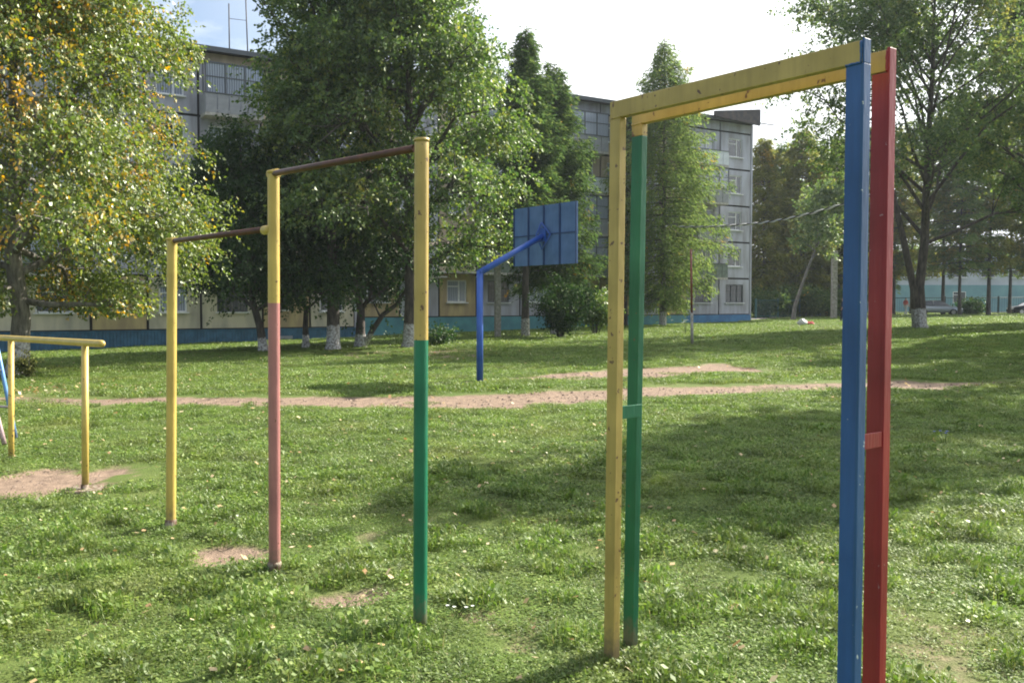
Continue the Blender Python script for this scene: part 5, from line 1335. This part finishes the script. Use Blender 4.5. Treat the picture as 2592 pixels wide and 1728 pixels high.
zone(75, 120, 0.5, 6.0, 2.4, [.3, .2, .35, .15, .0], amax=0.66)
for (u, v, Y) in [(965,1405,4.58),(631,1325,5.58),(392,1212,6.6),(195,1125,7.9),(25,1055,9.5),(1397,1505,4.12),(1437,1492,4.27),(1102,878,18.0),(1590,793,34)]:
    q = px(u, v, Y); n = 9; a = rg.uniform(0, 6.283, n); r_ = rg.uniform(0.04, 0.22, n) * (1 if Y < 12 else 1.6)
    x = q.x + r_ * np.cos(a); y = q.y + r_ * np.sin(a)
    pos.append(np.stack([x, y, ground(x, y) + relief(x, y)], 1)); rot.append(rg.uniform(0, 6.283, n))
    s_ = rg.uniform(0.35, 0.6, n) * (1 if Y < 12 else 1.6); scl.append(np.stack([s_, s_, rg.uniform(0.3, 0.75, n)], 1)); ind.append(np.full(n, 4))
def wild(n, r0, r1):
    r_ = np.sqrt(rg.uniform(r0 * r0, r1 * r1, n)); a = rg.uniform(-0.7, 0.7, n); x = r_ * np.sin(a); y = r_ * np.cos(a)
    k = (bare(x, y) < 0.3) & (fbm(x * 0.8 + 3, y * 0.8, 61, 3) > 0.47); x, y = x[k], y[k]; n = len(x)
    pos.append(np.stack([x, y, ground(x, y) + relief(x, y)], 1)); rot.append(rg.uniform(0, 6.283, n))
    s_ = rg.uniform(0.4, 0.85, n); scl.append(np.stack([s_, s_, rg.uniform(0.7, 1.3, n)], 1)); ind.append(np.full(n, 4))
wild(160, 2.2, 5); wild(450, 5, 9); wild(1500, 9, 34)
pos = np.concatenate(pos); rot = np.concatenate(rot); scl = np.concatenate(scl); ind = np.concatenate(ind)
print('tufts', len(pos))
me = bpy.data.meshes.new('grass'); me.vertices.add(len(pos)); me.vertices.foreach_set('co', pos.astype(np.float32).ravel())
a = me.attributes.new('rz', 'FLOAT', 'POINT'); a.data.foreach_set('value', rot.astype(np.float32))
a = me.attributes.new('scl', 'FLOAT_VECTOR', 'POINT'); a.data.foreach_set('vector', scl.astype(np.float32).ravel())
a = me.attributes.new('idx', 'INT', 'POINT'); a.data.foreach_set('value', ind.astype(np.int32))
me.update()
grass = tag(link('grass', me), 'short mown lawn grass and low broad-leaved weeds', 'grass', kind='stuff')
ng = bpy.data.node_groups.new('scatter', 'GeometryNodeTree')
ng.interface.new_socket('Geometry', in_out='INPUT', socket_type='NodeSocketGeometry'); ng.interface.new_socket('Geometry', in_out='OUTPUT', socket_type='NodeSocketGeometry')
gi = ng.nodes.new('NodeGroupInput'); go = ng.nodes.new('NodeGroupOutput'); ip = ng.nodes.new('GeometryNodeInstanceOnPoints'); ci = ng.nodes.new('GeometryNodeCollectionInfo')
ci.inputs['Collection'].default_value = tuft_col; ci.inputs['Separate Children'].default_value = True; ci.inputs['Reset Children'].default_value = True
ip.inputs['Pick Instance'].default_value = True
def named(nm, ty):
    x = ng.nodes.new('GeometryNodeInputNamedAttribute'); x.data_type = ty; x.inputs['Name'].default_value = nm; return x.outputs['Attribute']
cx = ng.nodes.new('ShaderNodeCombineXYZ')
ng.links.new(named('rz', 'FLOAT'), cx.inputs['Z']); ng.links.new(cx.outputs[0], ip.inputs['Rotation'])
ng.links.new(named('scl', 'FLOAT_VECTOR'), ip.inputs['Scale']); ng.links.new(named('idx', 'INT'), ip.inputs['Instance Index'])
ng.links.new(gi.outputs[0], ip.inputs['Points']); ng.links.new(ci.outputs[0], ip.inputs['Instance']); ng.links.new(ip.outputs[0], go.inputs[0])
md = grass.modifiers.new('scatter', 'NODES'); md.node_group = ng

# fallen leaves
rg = np.random.default_rng(123)
cl = []
def drop(n, r0, r1, amax=0.6):
    r_ = np.sqrt(rg.uniform(r0 * r0, r1 * r1, n)); a = rg.uniform(-amax, amax, n)
    return np.stack([r_ * np.sin(a), r_ * np.cos(a)], 1)
cl.append(drop(560, 2.6, 12)); cl.append(drop(900, 12, 40))
pc = gpx(150, 897); cl.append(np.stack([pc.x + rg.normal(size=150) * 1.3, pc.y + rg.normal(size=150) * 0.9], 1))
pc = gpx(1000, 810); cl.append(np.stack([pc.x + rg.normal(size=80) * 1.8, pc.y + rg.normal(size=80) * 1.5], 1))
xy = np.concatenate(cl); z = ground(xy[:, 0], xy[:, 1]) + relief(xy[:, 0], xy[:, 1])
far = np.hypot(xy[:, 0], xy[:, 1])
c = np.stack([xy[:, 0], xy[:, 1], z + 0.03 + 0.02 * (far > 12)], 1)
N = len(c); az = rg.uniform(0, 6.28, N); d = np.stack([np.cos(az), np.sin(az), rg.normal(size=N) * 0.35], 1)
s2 = np.stack([-np.sin(az), np.cos(az), rg.normal(size=N) * 0.4], 1)
L = (rg.uniform(0.022, 0.055, N) * (1 + 0.5 * (far > 12)))[:, None]
V4 = np.stack([c, c + d * L * 0.5 + s2 * L * 0.42, c + d * L, c + d * L * 0.5 - s2 * L * 0.42], 1)
tag(link('fallen_leaves', quads_mesh('fallen_leaves', V4, rg.uniform(0, 1, N), M['litter'])), 'pale and tan fallen leaves scattered over the lawn', 'leaves', kind='stuff')

# pebbles and clods on the worn soil
rg = np.random.default_rng(321)
r_ = np.sqrt(rg.uniform(9, 22 ** 2, 40000)); a = rg.uniform(-0.62, 0.62, 40000); x = r_ * np.sin(a); y = r_ * np.cos(a)
k = bare(x, y) > 0.6; x, y = x[k][:2000], y[k][:2000]; N = len(x)
c = np.stack([x, y, ground(x, y) + relief(x, y)], 1)
sz = (0.006 + 0.016 * rg.uniform(0, 1, N) ** 3)[:, None] * (1 + 0.05 * np.hypot(x, y))[:, None]
oc = np.array([[1, 0, 0], [0, 1, 0], [-1, 0, 0], [0, -1, 0], [0, 0, .7], [0, 0, -.3]], float)
Vp = (c[:, None, :] + oc[None] * sz[:, None, :] * rg.uniform(0.6, 1.3, (N, 6, 1)))
tri = np.array([[0, 1, 4], [1, 2, 4], [2, 3, 4], [3, 0, 4], [1, 0, 5], [2, 1, 5], [3, 2, 5], [0, 3, 5]])
me = bpy.data.meshes.new('pebbles'); me.from_pydata(Vp.reshape(-1, 3).tolist(), [], (tri[None] + (np.arange(N) * 6)[:, None, None]).reshape(-1, 3).tolist())
me.materials.append(mat('brown_clods', (0.30, 0.23, 0.18), 0.95, scale=9, col2=(0.13, 0.09, 0.07))); me.update()
tag(link('pebbles', me), 'small clods and pebbles on the worn soil', 'pebbles', kind='stuff')

# ------------------------------------------------------------------ thin volume added to lift the darks, standing in for lens flare
hz = MB().box(-150, 180, -40, 250, -6, 30).mesh('flare_veil', [])
hm = bpy.data.materials.new('flare_veil_air'); hm.use_nodes = True
hn = hm.node_tree.nodes; hn.clear()
ho = hn.new('ShaderNodeOutputMaterial'); hv = hn.new('ShaderNodeVolumePrincipled')
hv.inputs['Color'].default_value = (0.80, 0.90, 1.0, 1); hv.inputs['Density'].default_value = 0.0003; hv.inputs['Anisotropy'].default_value = 0.35
hm.node_tree.links.new(hv.outputs[0], ho.inputs['Volume'])
hz.materials.append(hm)
tag(link('flare_veil', hz), kind='stuff')
